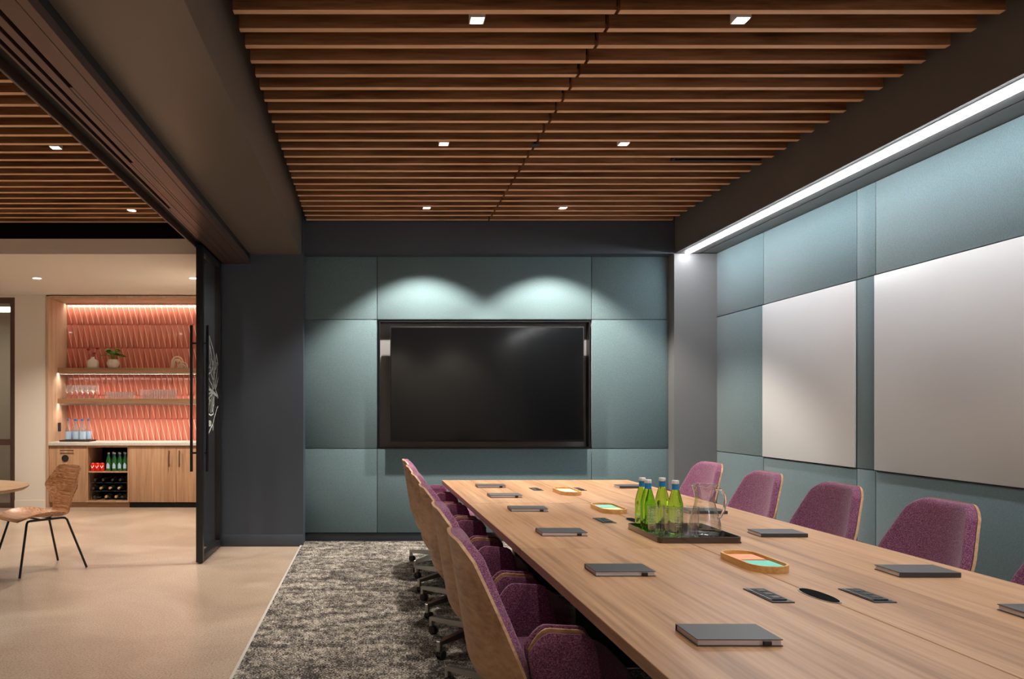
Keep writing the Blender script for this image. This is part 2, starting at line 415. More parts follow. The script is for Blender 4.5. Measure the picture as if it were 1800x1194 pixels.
# sliding glass door
XD, YD0, YD1, ZD = -1.462, 6.56, 7.385, 2.70
dr = bpy.data.objects.new('door_1', None); COL.objects.link(dr); dr.location = (XD, YD0, 0); dr['kind'] = 'structure'
dr['label'] = 'black framed sliding glass door with tall pull handles and white line drawing'
wd = .028
L = YD1-YD0
for y0, y1 in ((0, .055), (L-.055, L)): obj('stile', boxbm(-wd, wd, y0, y1, .012, ZD, bev=.002), M['black_metal'], dr)
obj('rail', boxbm(-wd, wd, .055, L-.055, .012, .075, bev=.002), M['black_metal'], dr)
obj('rail', boxbm(-wd, wd, .055, L-.055, ZD-.06, ZD, bev=.002), M['black_metal'], dr)
obj('glass_pane', boxbm(-.004, .004, .056, L-.056, .076, ZD-.061), M['doorglass'], dr)
hz0, hz1 = H-(830-VY)*6.62/F, H-(571-VY)*6.62/F
for s in (-1, 1):
    ho = .090 if s < 0 else .047
    h = obj('pull_handle', boxbm(s*ho-.011, s*ho+.011, .09, .112, hz0, hz1, bev=.003), M['black_metal'], dr)
    bm = NB()
    for zz in (H-(603-VY)*6.62/F, H-(797-VY)*6.62/F): box(bm, min(s*.005, s*(ho-.010)), max(s*.005, s*(ho-.010)), .094, .108, zz-.008, zz+.008)
    obj('standoff', bm, M['black_metal'], h)
art = [[(147,160),(160,210),(180,280),(192,340),(190,420),(198,500)], [(147,160),(148,250),(150,330),(155,410),(148,440)],
 [(165,370),(180,400),(175,450),(160,500),(180,560),(185,620)], [(210,320),(222,400),(230,460),(228,530),(215,600),(205,640)],
 [(210,320),(203,400),(205,450),(192,490),(196,560),(190,640)], [(135,470),(145,440),(160,450),(155,490),(140,510)],
 [(135,600),(150,640),(175,660)], [(137,640),(155,660),(178,668)], [(137,690),(155,680),(178,675)], [(140,735),(158,705),(180,682)],
 [(180,665),(205,690),(232,725),(232,790),(215,820),(205,860),(190,910),(180,960),(160,1000),(140,1050),(136,1085)],
 [(180,680),(200,700),(215,710),(232,735)], [(150,740),(145,800),(140,870),(160,885),(185,870),(175,840),(190,780),(190,700)],
 [(165,720),(160,860)], [(178,700),(172,850)], [(185,720),(180,850)], [(180,950),(178,1020)], [(135,520),(150,570),(172,610),(180,660)],
 [(152,250),(165,330),(172,400),(182,480),(186,560)], [(214,400),(216,480),(208,560),(200,640)], [(185,640),(195,600),(205,660),(225,712)],
 [(160,660),(170,690),(165,720)], [(140,790),(150,770),(155,740)],
 [(150+15*math.cos(a*PI/5), 958+22*math.sin(a*PI/5)) for a in range(11)], [(140,945),(150,958),(162,972)], [(160,945),(150,958),(140,972)]]
bm = NB()
for line in art:
    pts = []
    for u, v in line:
        px, py = 340+u/5.19, 560+v/5.19
        D = depthX(px, XD+.006); p = atY(px, py, D); pts.append(Vector((.0055, D-YD0, p.z)))
    fine = []
    for a, b in zip(pts[:-1], pts[1:]):
        fine.append(a)
    fine.append(pts[-1])
    ns = [Vector((0, 0, 0))]*len(fine)
    for i in range(len(fine)-1):
        a, b = fine[i], fine[i+1]; d = (b-a)
        if d.length < 1e-6: continue
        d.normalize(); nn = Vector((0, -d.z, d.y))*.0065
        q = [bm.verts.new(a-nn-d*.003), bm.verts.new(a+nn-d*.003), bm.verts.new(b+nn+d*.003), bm.verts.new(b-nn+d*.003)]
        bm.faces.new(q)
o = obj('line_drawing', bm, M['etch'], dr, smooth=0); o['label'] = 'white line drawing of leaves on the glass'

# ceiling of the meeting room with walnut slats
ZS, SP = 3.11, .1687
KS = 1.8*F
ce = struct('ceiling', boxbm(-.677, 2.90, YN, 7.60, 3.40, 3.46), M['blacktop'])
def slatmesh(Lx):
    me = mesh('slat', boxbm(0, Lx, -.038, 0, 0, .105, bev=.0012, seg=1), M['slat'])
    me.materials.append(M['slat_lit'])          # paler underside: light bounced from below, put into the wood colour
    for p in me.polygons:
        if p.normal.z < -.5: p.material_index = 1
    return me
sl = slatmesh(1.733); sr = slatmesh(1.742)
ys = [KS*.0014415 + SP*k for k in range(-31, 24)]
for y in ys:
    if y > 7.455: continue
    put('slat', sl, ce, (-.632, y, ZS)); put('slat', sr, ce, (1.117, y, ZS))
bm = NB()
for x in (-.25, .6, 1.45, 2.3): box(bm, x-.012, x+.012, YN, 7.44, ZS+.106, ZS+.13)
obj('carrier_rail', bm, M['blacktop'], ce)

# ceiling over the pantry side
cl = struct('ceiling_pantry', boxbm(XL, XH0, YN, 7.55, 3.40, 3.46), M['blacktop'], label='slatted walnut ceiling over the cafe side')
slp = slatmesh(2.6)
yl0 = KS*.0017437
for k in range(-36, 21):
    y = yl0 + .1695*k
    if y > 7.56: continue
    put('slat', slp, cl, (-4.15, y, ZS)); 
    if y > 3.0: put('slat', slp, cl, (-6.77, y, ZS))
struct('trim_bulkhead_pantry', boxbm(XL, -1.66, 7.57, 7.66, 2.817, 2.966), M['white_wall'])
struct('trim_shadow_gap', boxbm(XL, -1.66, 7.57, 7.66, 2.968, 3.45), M['blacktop'])
struct('ceiling_white', boxbm(XL, -1.66, 7.66, 11.0, 2.817, 2.90), M['white_wall'], label='white dropped ceiling in front of the bar')

# pantry walls
NX0, NX1, ZN = -4.318, -1.72, 2.80
WX1 = atY(26, 0, YL).x
struct('wall_pantry', boxbm(WX1, NX0, YL, YL+.12, 0, 2.817), M['white_wall'], label='warm white wall between the window and the bar niche')
struct('baseboard_pantry', boxbm(WX1, NX0, YL-.010, YL, 0, .10), M['white_wall'])
struct('wall_pantry_right', boxbm(-1.72, -1.66, 7.74, 11.0, 0, 2.817), M['white_wall'])
struct('wall_far_left', boxbm(XL-.1, XL, YN, 10.28, 0, 3.45), M['white_wall'])
struct('wall_near', boxbm(XL-.1, XW+.15, YN-.1, YN, 0, 3.45), M['white_wall'])
# interior window / glazed partition
w1 = bpy.data.objects.new('window_1', None); COL.objects.link(w1); w1.location = (WX1, YL, 0); w1['kind'] = 'structure'
w1['label'] = 'bronze framed glass partition beside the white wall'
ZT = atY(0, 523, YL).z
obj('window_frame', boxbm(-.062, 0, 0, .10, 0, ZT, bev=.003), M['bronze'], w1)
obj('window_frame', boxbm(XL-WX1, -.062, 0, .10, ZT-.075, ZT, bev=.003), M['bronze'], w1)
obj('window_frame', boxbm(XL-WX1, -.062, 0, .10, .83, .91, bev=.003), M['bronze'], w1)
obj('window_frame', boxbm(XL-WX1, -.062, 0, .10, 0, .06, bev=.003), M['bronze'], w1)
obj('pane', boxbm(XL-WX1, -.063, .045, .053, .911, ZT-.076), M['glass'], w1)
obj('pane', boxbm(XL-WX1, -.063, .045, .053, .061, .829), M['glass'], w1)
struct('trim_window_head', boxbm(XL, WX1, YL, YL+.12, ZT, 2.817), M['white_wall'])
M['beige'] = plain('beige_paint', (.56, .48, .36), .8)
bm = NB()
box(bm, XL, -4.4, 13.0, 13.1, 0, 2.83); box(bm, -4.45, -4.36, YL+.12, 13.0, 0, 2.83); box(bm, XL-.1, XL, YL, 13.1, 0, 2.83); box(bm, XL, -4.36, YL+.12, 13.1, 2.83, 2.9)
struct('wall_office', bm, M['beige'], label='beige room behind the glass partition')
lm = thing('office_luminaire', 'bright rectangular luminaire seen through the glass partition', 'light', (-5.85, 11.6, 2.80))
obj('diffuser', boxbm(-.6, .6, -.22, .22, -.02, .0, bev=.004), M['lamp_soft'], lm)
obj('housing', boxbm(-.63, .63, -.25, .25, 0, .028), M['white_trim'], lm)

# ------------------------------------------------------------------ bar niche
YT = 10.90
nw = struct('wall_niche', boxbm(NX0, NX1, YT+.012, YT+.10, 0, 2.817), M['grout'], label='coral tiled back wall of the bar niche')
struct('trim_niche_side', boxbm(NX0, NX0+.035, YL-.012, YT+.012, 0, 2.80, bev=.002), M['lining'], label='pale oak side lining of the bar niche')
struct('trim_niche_top', boxbm(NX0+.035, NX1, YL-.012, YT+.012, 2.775, 2.805, bev=.002), M['lining'])
struct('trim_niche_right', boxbm(NX1-.035, NX1, YL-.012, YT+.012, 0, 2.775, bev=.002), M['lining'])
tw, th = .0772, .33
def tilemesh(hh):
    bm = NB(); g = .0016; w2, a, b = tw/2-g, g, hh-g
    hi, lo, base = .024, .004, .0
    vb = [bm.verts.new(p) for p in ((-w2, base, a), (w2, base, a), (w2, base, b), (-w2, base, b))]
    # ridge runs top left to bottom right; two thin chamfers round it
    e = .005
    TL1 = bm.verts.new((-w2, -hi, b-.022)); TL2 = bm.verts.new((-w2+e, -hi, b))
    BR1 = bm.verts.new((w2-e, -hi, a)); BR2 = bm.verts.new((w2, -hi, a+.022))
    BL = bm.verts.new((-w2, -lo, a)); TR = bm.verts.new((w2, -lo, b))
    bm.faces.new((TL1, BL, BR1)); bm.faces.new((TL2, BR2, TR)); bm.faces.new((TL1, BR1, BR2, TL2))
    bm.faces.new((vb[0], vb[1], BR2, BR1, BL)); bm.faces.new((vb[1], vb[2], TR, BR2)); bm.faces.new((vb[2], vb[3], TL1, TL2, TR)); bm.faces.new((vb[3], vb[0], BL, TL1))
    bm.faces.new(list(reversed(vb)))
    me = mesh('tile', bm, M['tile'], 12); me.materials.append(M['ridge_glint'])
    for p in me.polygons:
        if p.normal.y < -.99: p.material_index = 1  # paler ridge strip: a highlight painted into the glaze colour
    return me
tm = tilemesh(th); tmt = tilemesh(2.775-2.49); 
rowz = [.84+th*k for k in range(5)] + [2.49]
ncol = int((NX1-.035-NX0-.035)/tw)
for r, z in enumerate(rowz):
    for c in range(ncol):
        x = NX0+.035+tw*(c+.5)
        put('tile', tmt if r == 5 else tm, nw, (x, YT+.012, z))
# led strips
def led(name, x0, x1, y, z, label, mat, lip2=True):
    t = thing(name, label, 'light', ((x0+x1)/2, y, z))
    L = (x1-x0)/2
    obj('diffuser', boxbm(-L, L, -.008, .008, -.008, -.002), mat, t)
    obj('channel', boxbm(-L, L, -.013, .011, -.002, .0), M['alu'], t)
    obj('lip', boxbm(-L, L, -.016, -.013, -.016, .0), M['alu'], t)
    if lip2: obj('lip', boxbm(-L, L, .011, .014, -.016, .0), M['alu'], t)
led('led_strip', NX0+.05, NX1-.05, YT-.07, 2.775, 'hidden warm led strip under the top of the bar niche', M['led_top'], False)
zs1, zs2 = atY(0, 647, 10.57).z, atY(0, 701, 10.57).z
for z, nm in ((zs1, 'thick oak floating shelf holding the vase and plant'), (zs2, 'thick oak floating shelf holding rows of clear glasses')):
    tag(obj('shelf', boxbm(NX0+.036, NX1-.036, 10.57, YT-.006, -.068, 0, bev=.002), M['shelfwood'], loc=(0, 0, z)), nm, 'shelf', 'floating shelves in the bar niche')
led('led_strip', NX0+.05, NX1-.05, 10.60, zs1-.068, 'warm led strip under the floating shelf with the plant', M['led_warm'])
led('led_strip', NX0+.05, NX1-.05, 10.60, zs2-.068, 'warm led strip under the floating shelf with the glasses', M['led_warm'])
tag(obj('outlet', boxbm(0, .008, -.045, .045, -.06, .06, bev=.002), M['black'], loc=(NX0+.035, 10.63, atY(0, 751, 10.6).z)), 'dark outlet plate on the oak side lining above the counter', 'outlet')
# counter and cabinets
CX0, CX1 = NX0+.036, NX1-.036
tag(obj('countertop', boxbm(CX0, CX1, YL-.02, YT-.008, .825, .87, bev=.004), M['counter']), 'speckled pale stone countertop along the coral tiled bar', 'countertop')
def px10(p): return (p-VX)*YL/F
xa, xb, xc, xd = px10(151), px10(226), px10(309.5), CX1
YC = YL+.01
def cabinet(name, label, x0, x1, toe):
    t = thing(name, label, 'cabinet', ((x0+x1)/2, YC, 0)); hw = (x1-x0)/2-.002
    toe_h = .075
    bm = NB()
    box(bm, -hw, -hw+.018, .02, .58, toe_h, .823); box(bm, hw-.018, hw, .02, .58, toe_h, .823)
    box(bm, -hw+.018, hw-.018, .56, .58, toe_h, .823); box(bm, -hw+.018, hw-.018, .02, .56, toe_h, toe_h+.018); box(bm, -hw+.018, hw-.018, .02, .56, .805, .823)
    obj('body', bm, M['cab'], t)
    obj('toe_kick', boxbm(-hw, hw, .035, .05, 0, toe_h-.001), toe, t)
    return t, hw, toe_h
t, hw, th_ = cabinet('pull_out_cabinet', 'oak pull-out cabinet with a bar handle and round black hole', CX0, xa, M['shelfwood'])
d = obj('door', boxbm(-hw, hw, 0, .019, th_, .82, bev=.002), M['cab'], t)
bm = NB(); zc = atY(0, 806, YL).z; Mx = Matrix.Translation((-.03, -.002, zc)) @ Matrix.Rotation(PI/2, 4, 'X')
lathe(bm, [(.046, 0), (.046, .006), (.036, .006), (.034, -.0015)], 24, M=Mx); obj('round_port', bm, M['black'], d)
bm = NB(); hx = px10(118)-(CX0+xa)/2; zh = atY(0, 792, YL).z
tube(bm, [(hx-.09, -.026, zh), (hx+.09, -.026, zh)], .006); tube(bm, [(hx-.07, 0, zh), (hx-.07, -.026, zh)], .004); tube(bm, [(hx+.07, 0, zh), (hx+.07, -.026, zh)], .004)
obj('handle', bm, M['bronze'], d)
t, hw, th_ = cabinet('open_cabinet', 'open oak cabinet holding soda cans, green bottles and wine', xa, xb, M['shelfwood'])
zsh = atY(0, 829, YL).z
obj('shelf', boxbm(-hw+.019, hw-.019, .02, .555, zsh-.018, zsh), M['cab'], t)
obj('back_lining', boxbm(-hw+.019, hw-.019, .556, .5595, .095, .803), M['blacktop'], t)
obj('face_frame', boxbm(-hw, -hw+.018, 0, .0195, th_, .82), M['cab'], t); obj('face_frame', boxbm(hw-.014, hw, 0, .0195, th_, .82), M['cab'], t)
obj('face_frame', boxbm(-hw+.018, hw-.014, 0, .0195, th_, th_+.02), M['cab'], t); obj('face_frame', boxbm(-hw+.018, hw-.014, 0, .0195, .80, .82), M['cab'], t)
def fridge(x0, x1, hx, label):
    t, hw, th_ = cabinet('panel_fridge', label, x0, x1, M['black'])
    d = obj('door', boxbm(-hw, hw, 0, .019, th_, .815, bev=.002), M['cab'], t)
    bm = NB(); c = (x0+x1)/2; hx -= c; za, zb_ = atY(0, 792, YL).z, atY(0, 821, YL).z
    tube(bm, [(hx, -.035, zb_), (hx, -.035, za)], .008)
    for z in (za-.03, zb_+.03): tube(bm, [(hx, 0, z), (hx, -.035, z)], .005)
    obj('handle', bm, M['bronze'], d)
    for k in range(5): obj('vent_slat', boxbm(-hw+.02, hw-.02, .030, .034, .012+.012*k, .018+.012*k), M['black_metal'], t)
fridge(xb, xc, px10(298), 'oak fronted fridge with handle beside the open cabinet')
fridge(xc, xd, px10(316), 'oak fronted fridge with handle partly behind the glass door')
# contents of the open cabinet
c0 = (xa+xb)/2
def can_mesh():
    bm = NB(); lathe(bm, [(.024, 0), (.031, .006), (.031, .098), (.024, .108), (.024, .106)], 20); return mesh('can', bm, M['red_can'])
for i, p in enumerate((163.5, 171.5, 180)):
    x = (p-VX)*10.36/F
    t = thing('soda_can', ['red soda can closest to the round-port cabinet', 'middle red soda can of the row of three', 'red soda can standing against the green bottles'][i], 'can', (x, 10.36, zsh), 0, 'red soda cans in the open cabinet')
    put('body', can_mesh(), t)
    bm = NB(); lathe(bm, [(.0245, .107), (.0245, .110), (.022, .110)], 16); obj('lid', bm, M['alu'], t)
    bm = NB()   # white swash band on the can
    for k in range(10):
        a = -PI/2-.7+.14*k; b = a+.14
        f = lambda q: .058+.012*math.sin(q*5)
        vsx = [bm.verts.new((.0316*math.cos(q), .0316*math.sin(q), f(q)+dz)) for q, dz in ((a, -.009), (b, -.009), (b, .009), (a, .009))]
        bm.faces.new(vsx)
    obj('script_print', bm, M['white_print'], t)
def bottle_prof(): return [(.026, 0), (.034, .004), (.035, .02), (.035, .125), (.032, .145), (.020, .185), (.0145, .205), (.0138, .228)]
bmb = NB(); lathe(bmb, bottle_prof(), 20); me_b = mesh('bottle_body', bmb, M['dark_green_glass'])
bmb = NB(); lathe(bmb, [(.0150, .226), (.0152, .243), (.012, .246)], 16); me_c = mesh('cap', bmb, M['cap_white'])
bmb = NB(); lathe(bmb, [(.0148, .200), (.0150, .226)], 16, cap0=False, cap1=False); me_n = mesh('neck_label', bmb, M['neckblue'])
bmb = NB()
for k in range(8):
    a = -PI/2-.62+.155*k; b = a+.155; z_ = .05; top = .085+.03*(1-abs(k-3.5)/3.5)
    top2 = top
    bmb.faces.new([bmb.verts.new((.0354*math.cos(q), .0354*math.sin(q), zz)) for q, zz in ((a, .035), (b, .035), (b, top2), (a, top2))])
me_l = mesh('print', bmb, M['pale_label'])
for row, D in ((0, 10.37), (1, 10.47)):
    for i, p in enumerate((191, 201.5, 211, 220.5)):
        x = (p-VX)*10.37/F + row*.028
        if row and i == 3: continue
        t = thing('green_bottle', 'green glass water bottle with silver cap in the %s row on the cabinet shelf' % ('front', 'back')[row], 'bottle', (x, D, zsh), 0, 'green bottles in the open cabinet, %s row' % ('front', 'back')[row])
        put('glass_body', me_b, t); put('cap', me_c, t); put('neck_label', me_n, t); put('print', me_l, t)
# wine rack and bottles lying with necks outward
rk = thing('wine_rack', 'black wire wine rack at the bottom of the open cabinet', 'rack', (c0, 10.33, .095))
zr = [0.0, .115, .225]
hw = (xb-xa)/2-.04
for s in (-1, 1):
    for y in (.0, .2):
        bm = NB(); tube(bm, [(s*hw, y, 0), (s*hw, y, .33)], .004, 6); obj('upright', bm, M['black_metal'], rk)
for z in zr:
    for y in (.0, .2):
        bm = NB(); tube(bm, [(-hw, y, z+.008), (hw, y, z+.008)], .003, 6); obj('rail', bm, M['black_metal'], rk)
bmw = NB(); lathe(bmw, [(.030, 0), (.037, .006), (.038, .19), (.030, .22), (.0155, .25), (.0145, .285)], 18, M=Matrix.Rotation(PI/2, 4, 'X')); me_w = mesh('wine_body', bmw, M['wine'])
def foil(mat): 
    b = NB(); lathe(b, [(.0150, .262), (.0165, .263), (.0165, .318), (.014, .320)], 16, M=Matrix.Rotation(PI/2, 4, 'X')); return mesh('foil', b, mat)
f_gold, f_dark = foil(M['gold']), foil(M['wine'])
for r, (z, pxs, golds) in enumerate(((zr[0], (166, 186, 203.5, 214.5), (0, 1, 1, 0)), (zr[1], (160.5, 177, 193, 208.5), (0, 1, 1, 1)), (zr[2], (167, 181, 197.5, 211), (0, 0, 0, 0)))):
    for k, p in enumerate(pxs):
        x = (p-VX)*10.3/F; x = min(max(x, xa+.088), xb-.088)
        go = golds[k]
        t = thing('wine_bottle', 'dark wine bottle lying neck outward, %s, on the %s level of the rack' % (('dark capsule', 'gold foil capsule')[go], ('lowest', 'middle', 'top')[r]), 'wine bottle', (x, 10.33+.285, .095+z+.0115+.038), 0, 'wine bottles in the rack')
        put('glass_body', me_w, t); put('foil', f_gold if go else f_dark, t)

# things on the counter and shelves
tc = atY(137, 775, 10.5)
ty = 10.52
tx = (137-VX)*ty/F
t = thing('serving_tray', 'flat black tray under the pale blue bottles on the bar counter', 'tray', (tx, ty, .87))
bm = NB(); box(bm, -.20, .20, -.13, .13, 0, .008, bev=.003); obj('base', bm, M['black'], t)
bm = NB()
for a, b, c, d_ in ((-.20, .20, -.13, -.124), (-.20, .20, .124, .13), (-.20, -.194, -.124, .124), (.194, .20, -.124, .124)): box(bm, a, b, c, d_, .0081, .022)
obj('rim', bm, M['black'], t)
bmb = NB(); lathe(bmb, [(.030, 0), (.040, .004), (.041, .02), (.041, .135), (.036, .16), (.020, .21), (.0155, .24), (.0150, .285)], 20); me_b2 = mesh('glass_body', bmb, M['clear_bottle'])
bmb = NB(); lathe(bmb, [(.0416, .025), (.0416, .128)], 20, cap0=False, cap1=False); me_l2 = mesh('label', bmb, M['pale_label'])
bmb = NB(); lathe(bmb, [(.0165, .27), (.0165, .295), (.013, .298)], 16); me_c2 = mesh('cap', bmb, M['bluecap'])
for i, (dx, dy) in enumerate(((-.105, -.06), (0.0, -.06), (.085, -.06), (-.055, .035), (.042, .035), (.128, .035))):
    t = thing('sparkling_bottle', 'clear water bottle with pale blue label on the black tray, %s row' % ('front', 'back')[i > 2], 'bottle', (tx+dx, ty+dy, .8785), 0, 'pale blue labelled bottles on the bar counter, %s row' % ('front', 'back')[i > 2])
    put('glass_body', me_b2, t); put('label', me_l2, t); put('cap', me_c2, t)
def cupmesh(name, r0, r1, h, wall=.003, seg=18, mat='clear_bottle'):
    b = NB(); lathe(b, [(r0, 0), (r1, h)], seg, cap1=False); return mesh(name, b, M[mat])
def wineglass():
    b = NB(); lathe(b, [(.030, 0), (.030, .002), (.006, .006), (.004, .07), (.012, .08), (.033, .11), (.036, .135), (.031, .185)], 18, cap1=False); return mesh('wine_glass', b, M['clear_bottle'])
me_tum, me_hi, me_wg = cupmesh('tumbler', .034, .038, .095), cupmesh('tumbler', .030, .032, .125), wineglass()
def row(me, nm, px0, px1, n, label, grp, rows=2):
    for r in range(rows):
        for i in range(n):
            D = 10.64+.095*r
            x = ((px0+(px1-px0)*i/(n-1))-VX)*10.66/F
            o = put(nm, me, None, (x+.02*r, D, zs2)); tag(o, label % ('front', 'back')[r], 'glass', grp+', %s row' % ('front', 'back')[r])
row(me_wg, 'wine_glass', 119, 165, 6, 'clear stemmed wine glass on the lower shelf, %s row', 'wine glasses on the shelf')
row(me_tum, 'tumbler', 189, 230, 5, 'short clear tumbler between wine glasses and tall tumblers, %s row', 'short tumblers on the shelf')
row(me_hi, 'tall_tumbler', 249, 304, 7, 'tall clear tumbler on the lower shelf, %s row', 'tall tumblers on the shelf')
# vase with red flowers
vp = atY(162, 647, 10.68)
t = thing('bottle_vase', 'white faceted bottle vase with dark red flower stems', 'vase', (vp.x, 10.70, zs1))
bm = NB(); lathe(bm, [(.070, 0), (.080, .008), (.080, .085), (.078, .10), (.034, .130), (.024, .138), (.024, .158), (.019, .158), (.019, .140)], 12); obj('body', bm, M['ceramic'], t, smooth=20)
stems = [((-.005, 0, .12), (-.04, -.01, .21), (-.055, -.01, .255)), ((.005, 0, .12), (.03, .0, .20), (.07, -.01, .27)), ((0, 0, .12), (.01, -.02, .19), (.03, -.03, .20))]
for a, b, c in stems:
    bm = NB(); tube(bm, [a, b, c], .0025, 6); s_ = obj('stem', bm, M['stem'], t)
    bm = NB()
    for k in range(6):
        q = k*PI/3; p = Vector(c)
        lathe(bm, [(.002, -.014), (.013, -.004), (.013, .006), (.003, .014)], 8, M=Matrix.Translation(p+Vector((.012*math.cos(q), .012*math.sin(q), .006))))
    obj('flower', bm, M['red_petal'], s_)
# plant pot
pp = atY(198, 647, 10.68)
t = thing('potted_plant', 'leafy green plant with yellow leaves in a faceted white pot', 'plant', (pp.x, 10.70, zs1))
bm = NB(); lathe(bm, [(.055, 0), (.066, .01), (.088, .060), (.090, .072), (.068, .118), (.066, .122), (.060, .122), (.062, .115), (.060, .10)], 10); obj('pot', bm, M['ceramic'], t, smooth=15)
def leafmesh(L, W, droop, mat):
    b = NB(); P0, P1 = [], []
    for i in range(7):
        v = i/6; hw = W*math.sin(PI*min(1, v*.92+.06))**.8
        r0, r1 = [], []
        for j in range(3):
            u = j-1
            p = Vector((u*hw, v*L, -droop*v*v*L+.12*abs(u)*hw)); r0.append(p); r1.append(p+Vector((0, 0, .0012)))
        P0.append(r0); P1.append(r1)
    sheet(b, P0, P1); return mesh('leaf', b, mat)
lv = [leafmesh(.095, .034, .55, M['leaf']), leafmesh(.075, .028, .4, M['leaf']), leafmesh(.06, .022, .3, M['lime_leaf'])]
for k in range(26):
    a = k*2.4; el = .15+.85*((k*7) % 26)/26.
    R = .055+.03*math.cos(k*1.7); z = .15+.12*el+.02*math.sin(k*3.1)
    ll = 2 if (el > .8) else k % 2
    c = Vector((R*math.cos(a)*(1.15-.6*el), R*math.sin(a)*(1.0-.6*el), z))
    bm = NB(); tube(bm, [(.01*math.cos(a), .01*math.sin(a), .10), ((c.x)*.6, c.y*.6, z*.8), c], .0018, 5)
    s_ = obj('stem', bm, M['leaf'], t)
    o = put('leaf', lv[ll], s_, c, a-PI/2); o.rotation_euler = (.35-.2*el, random.uniform(-.5, .5), a-PI/2)
# arch sculpture
ap = atY(315, 647, 10.68)
t = thing('arch_sculpture', 'cream nested arch sculpture with a ball on the upper shelf', 'sculpture', (ap.x, 10.70, zs1))
def arch(r, hh, thick, dx, mat, dy):
    b = NB(); pts = [(dx-r, dy, 0), (dx-r, dy, hh)] + [(dx-r*math.cos(q*PI/12), dy, hh+r*math.sin(q*PI/12)) for q in range(1, 12)] + [(dx+r, dy, hh), (dx+r, dy, 0)]
    tube(b, pts, thick, 10); obj('arch', b, mat, t)
arch(.075, .085, .012, -.03, M['sand'], 0); arch(.050, .075, .010, -.03, M['ceramic'], 0)
arch(.055, .025, .012, .055, M['sand'], -.03); arch(.030, .02, .010, .055, M['ceramic'], -.03)
bm = NB(); lathe(bm, [(.001, 0)]+[(.028*math.sin(q*PI/8), .028-.028*math.cos(q*PI/8)) for q in range(1, 8)]+[(.001, .056)], 16, c=(-.02, -.02, .075)); 
lathe(bm, [(.008, 0), (.008, .08)], 10, c=(-.02, -.02, 0)); obj('ball', bm, M['sand'], t)

# ------------------------------------------------------------------ television
tv = thing('television', 'large black flat television on the teal panelled wall', 'television', (0, 7.52, 0))
a_, b_ = atY(686, 574, 7.52), atY(1027, 777, 7.52)
obj('bezel', boxbm(a_.x, b_.x, .004, .045, b_.z, a_.z, bev=.003), M['bezel'], tv)
obj('screen', boxbm(a_.x+.010, b_.x-.010, 0, .0045, b_.z+.020, a_.z-.012), M['screen'], tv)
obj('casing', boxbm(a_.x+.15, b_.x-.15, .045, .10, b_.z+.10, a_.z-.12, bev=.01), M['black'], tv)
obj('wall_mount', boxbm(.85, 1.35, .10, .195, 1.35, 1.75), M['black_metal'], tv)

# whiteboards
for (ya, yb, lb) in ((depthX(1506, XW), depthX(1342, XW), 'smaller pale grey glass whiteboard next to the grey column'), (2.56, depthX(1539, XW), 'wide pale grey glass whiteboard farther from the grey column')):
    t = thing('whiteboard', lb, 'whiteboard', (XW-.012, (ya+yb)/2, z1+.004), 0, 'whiteboards on the teal wall')
    hl = (yb-ya)/2-.004
    obj('board', boxbm(0, .010, -hl, hl, 0, z2-z1-.010, bev=.002), M['board'], t)
    obj('backing', boxbm(.0101, .0119, -hl+.01, hl-.01, .01, z2-z1-.02), M['black'], t)

# ------------------------------------------------------------------ ceiling fixtures
def spot(parent, W, size, blend, col, loc, rot=(0, 0, 0), rad=.035):
    l = bpy.data.lights.new('spot', 'SPOT'); l.energy = W; l.spot_size = math.radians(size); l.spot_blend = blend; l.color = col; l.shadow_soft_size = rad
    o = bpy.data.objects.new('lamp_beam', l); COL.objects.link(o); o.parent = parent; o.location = loc; o.rotation_euler = rot
def downlight(x, y, label, W, size, blend, col, grp):
    k = round((y-.0845-ys[0])/SP); 
    t = thing('downlight', label, 'downlight', (x, y, ZS+.004), 0, grp)
    s, d = .030, .055
    bm = NB(); 
    for u0, u1, v0, v1 in ((-s-.004, -s, -s-.004, s+.004), (s, s+.004, -s-.004, s+.004), (-s, s, -s-.004, -s), (-s, s, s, s+.004)): box(bm, u0, u1, v0, v1, 0, d)
    obj('trim', bm, M['white_print'], t)
    bm = NB(); box(bm, -s, s, -s, s, d-.02, d-.012); obj('lens', bm, M['lamp'], t)
    bm = NB(); box(bm, -s-.004, s+.004, -s-.004, s+.004, d, d+.20); obj('housing', bm, M['black'], t)
    spot(t, W, size, blend, col, (0, 0, .02))
def gapy(y):      # nearest centre of a gap between two slats
    k = round((y-ys[0]-(SP-.038)/2)/SP); return ys[0]+k*SP+(SP-.038)/2
GD = 'square downlights between the ceiling slats'
rows = [(7.01, 'row beside the television wall', 1.0), (5.30, 'second row from the television', 1.0), (3.59, 'third row from the television', .75), (1.88, 'fourth row from the television', .5), (-1.40, 'added fill row at rear', 2.6)]  # last row is unseen, added to fill slat faces from behind
for y, rn, wf in rows:
    for x, sn in ((.485, 'glass door side'), (1.71, 'whiteboard side')):
        first = y > 6.5
        downlight(x, gapy(y), 'square downlight between walnut slats, %s, %s' % (rn, sn), W_WASH if first else W_DOWN*wf, 104 if first else 100, .35 if first else .5, NEUT, GD)
def gapl(y):
    k = round((y-yl0-(.1695-.038)/2)/.1695); return yl0+k*.1695+(.1695-.038)/2
for x, sn in ((-2.19, 'column nearer the glass door'), (-4.3, 'column farther from the glass door')):
    for y, rn, wf in ((7.05, 'row beside the bar', 1.0), (5.36, 'second row from the bar', .9), (3.6, 'third row from the bar', .45), (1.9, 'fourth row from the bar', .4), (-1.4, 'added fill row at rear', 2.0)):  # last row is unseen, added as fill off the rear wall
        downlight(x, gapl(y), 'square downlight in cafe slats, %s, %s' % (rn, sn), W_PANTRY*wf, 105, .6, WARM, 'square downlights over the cafe floor')
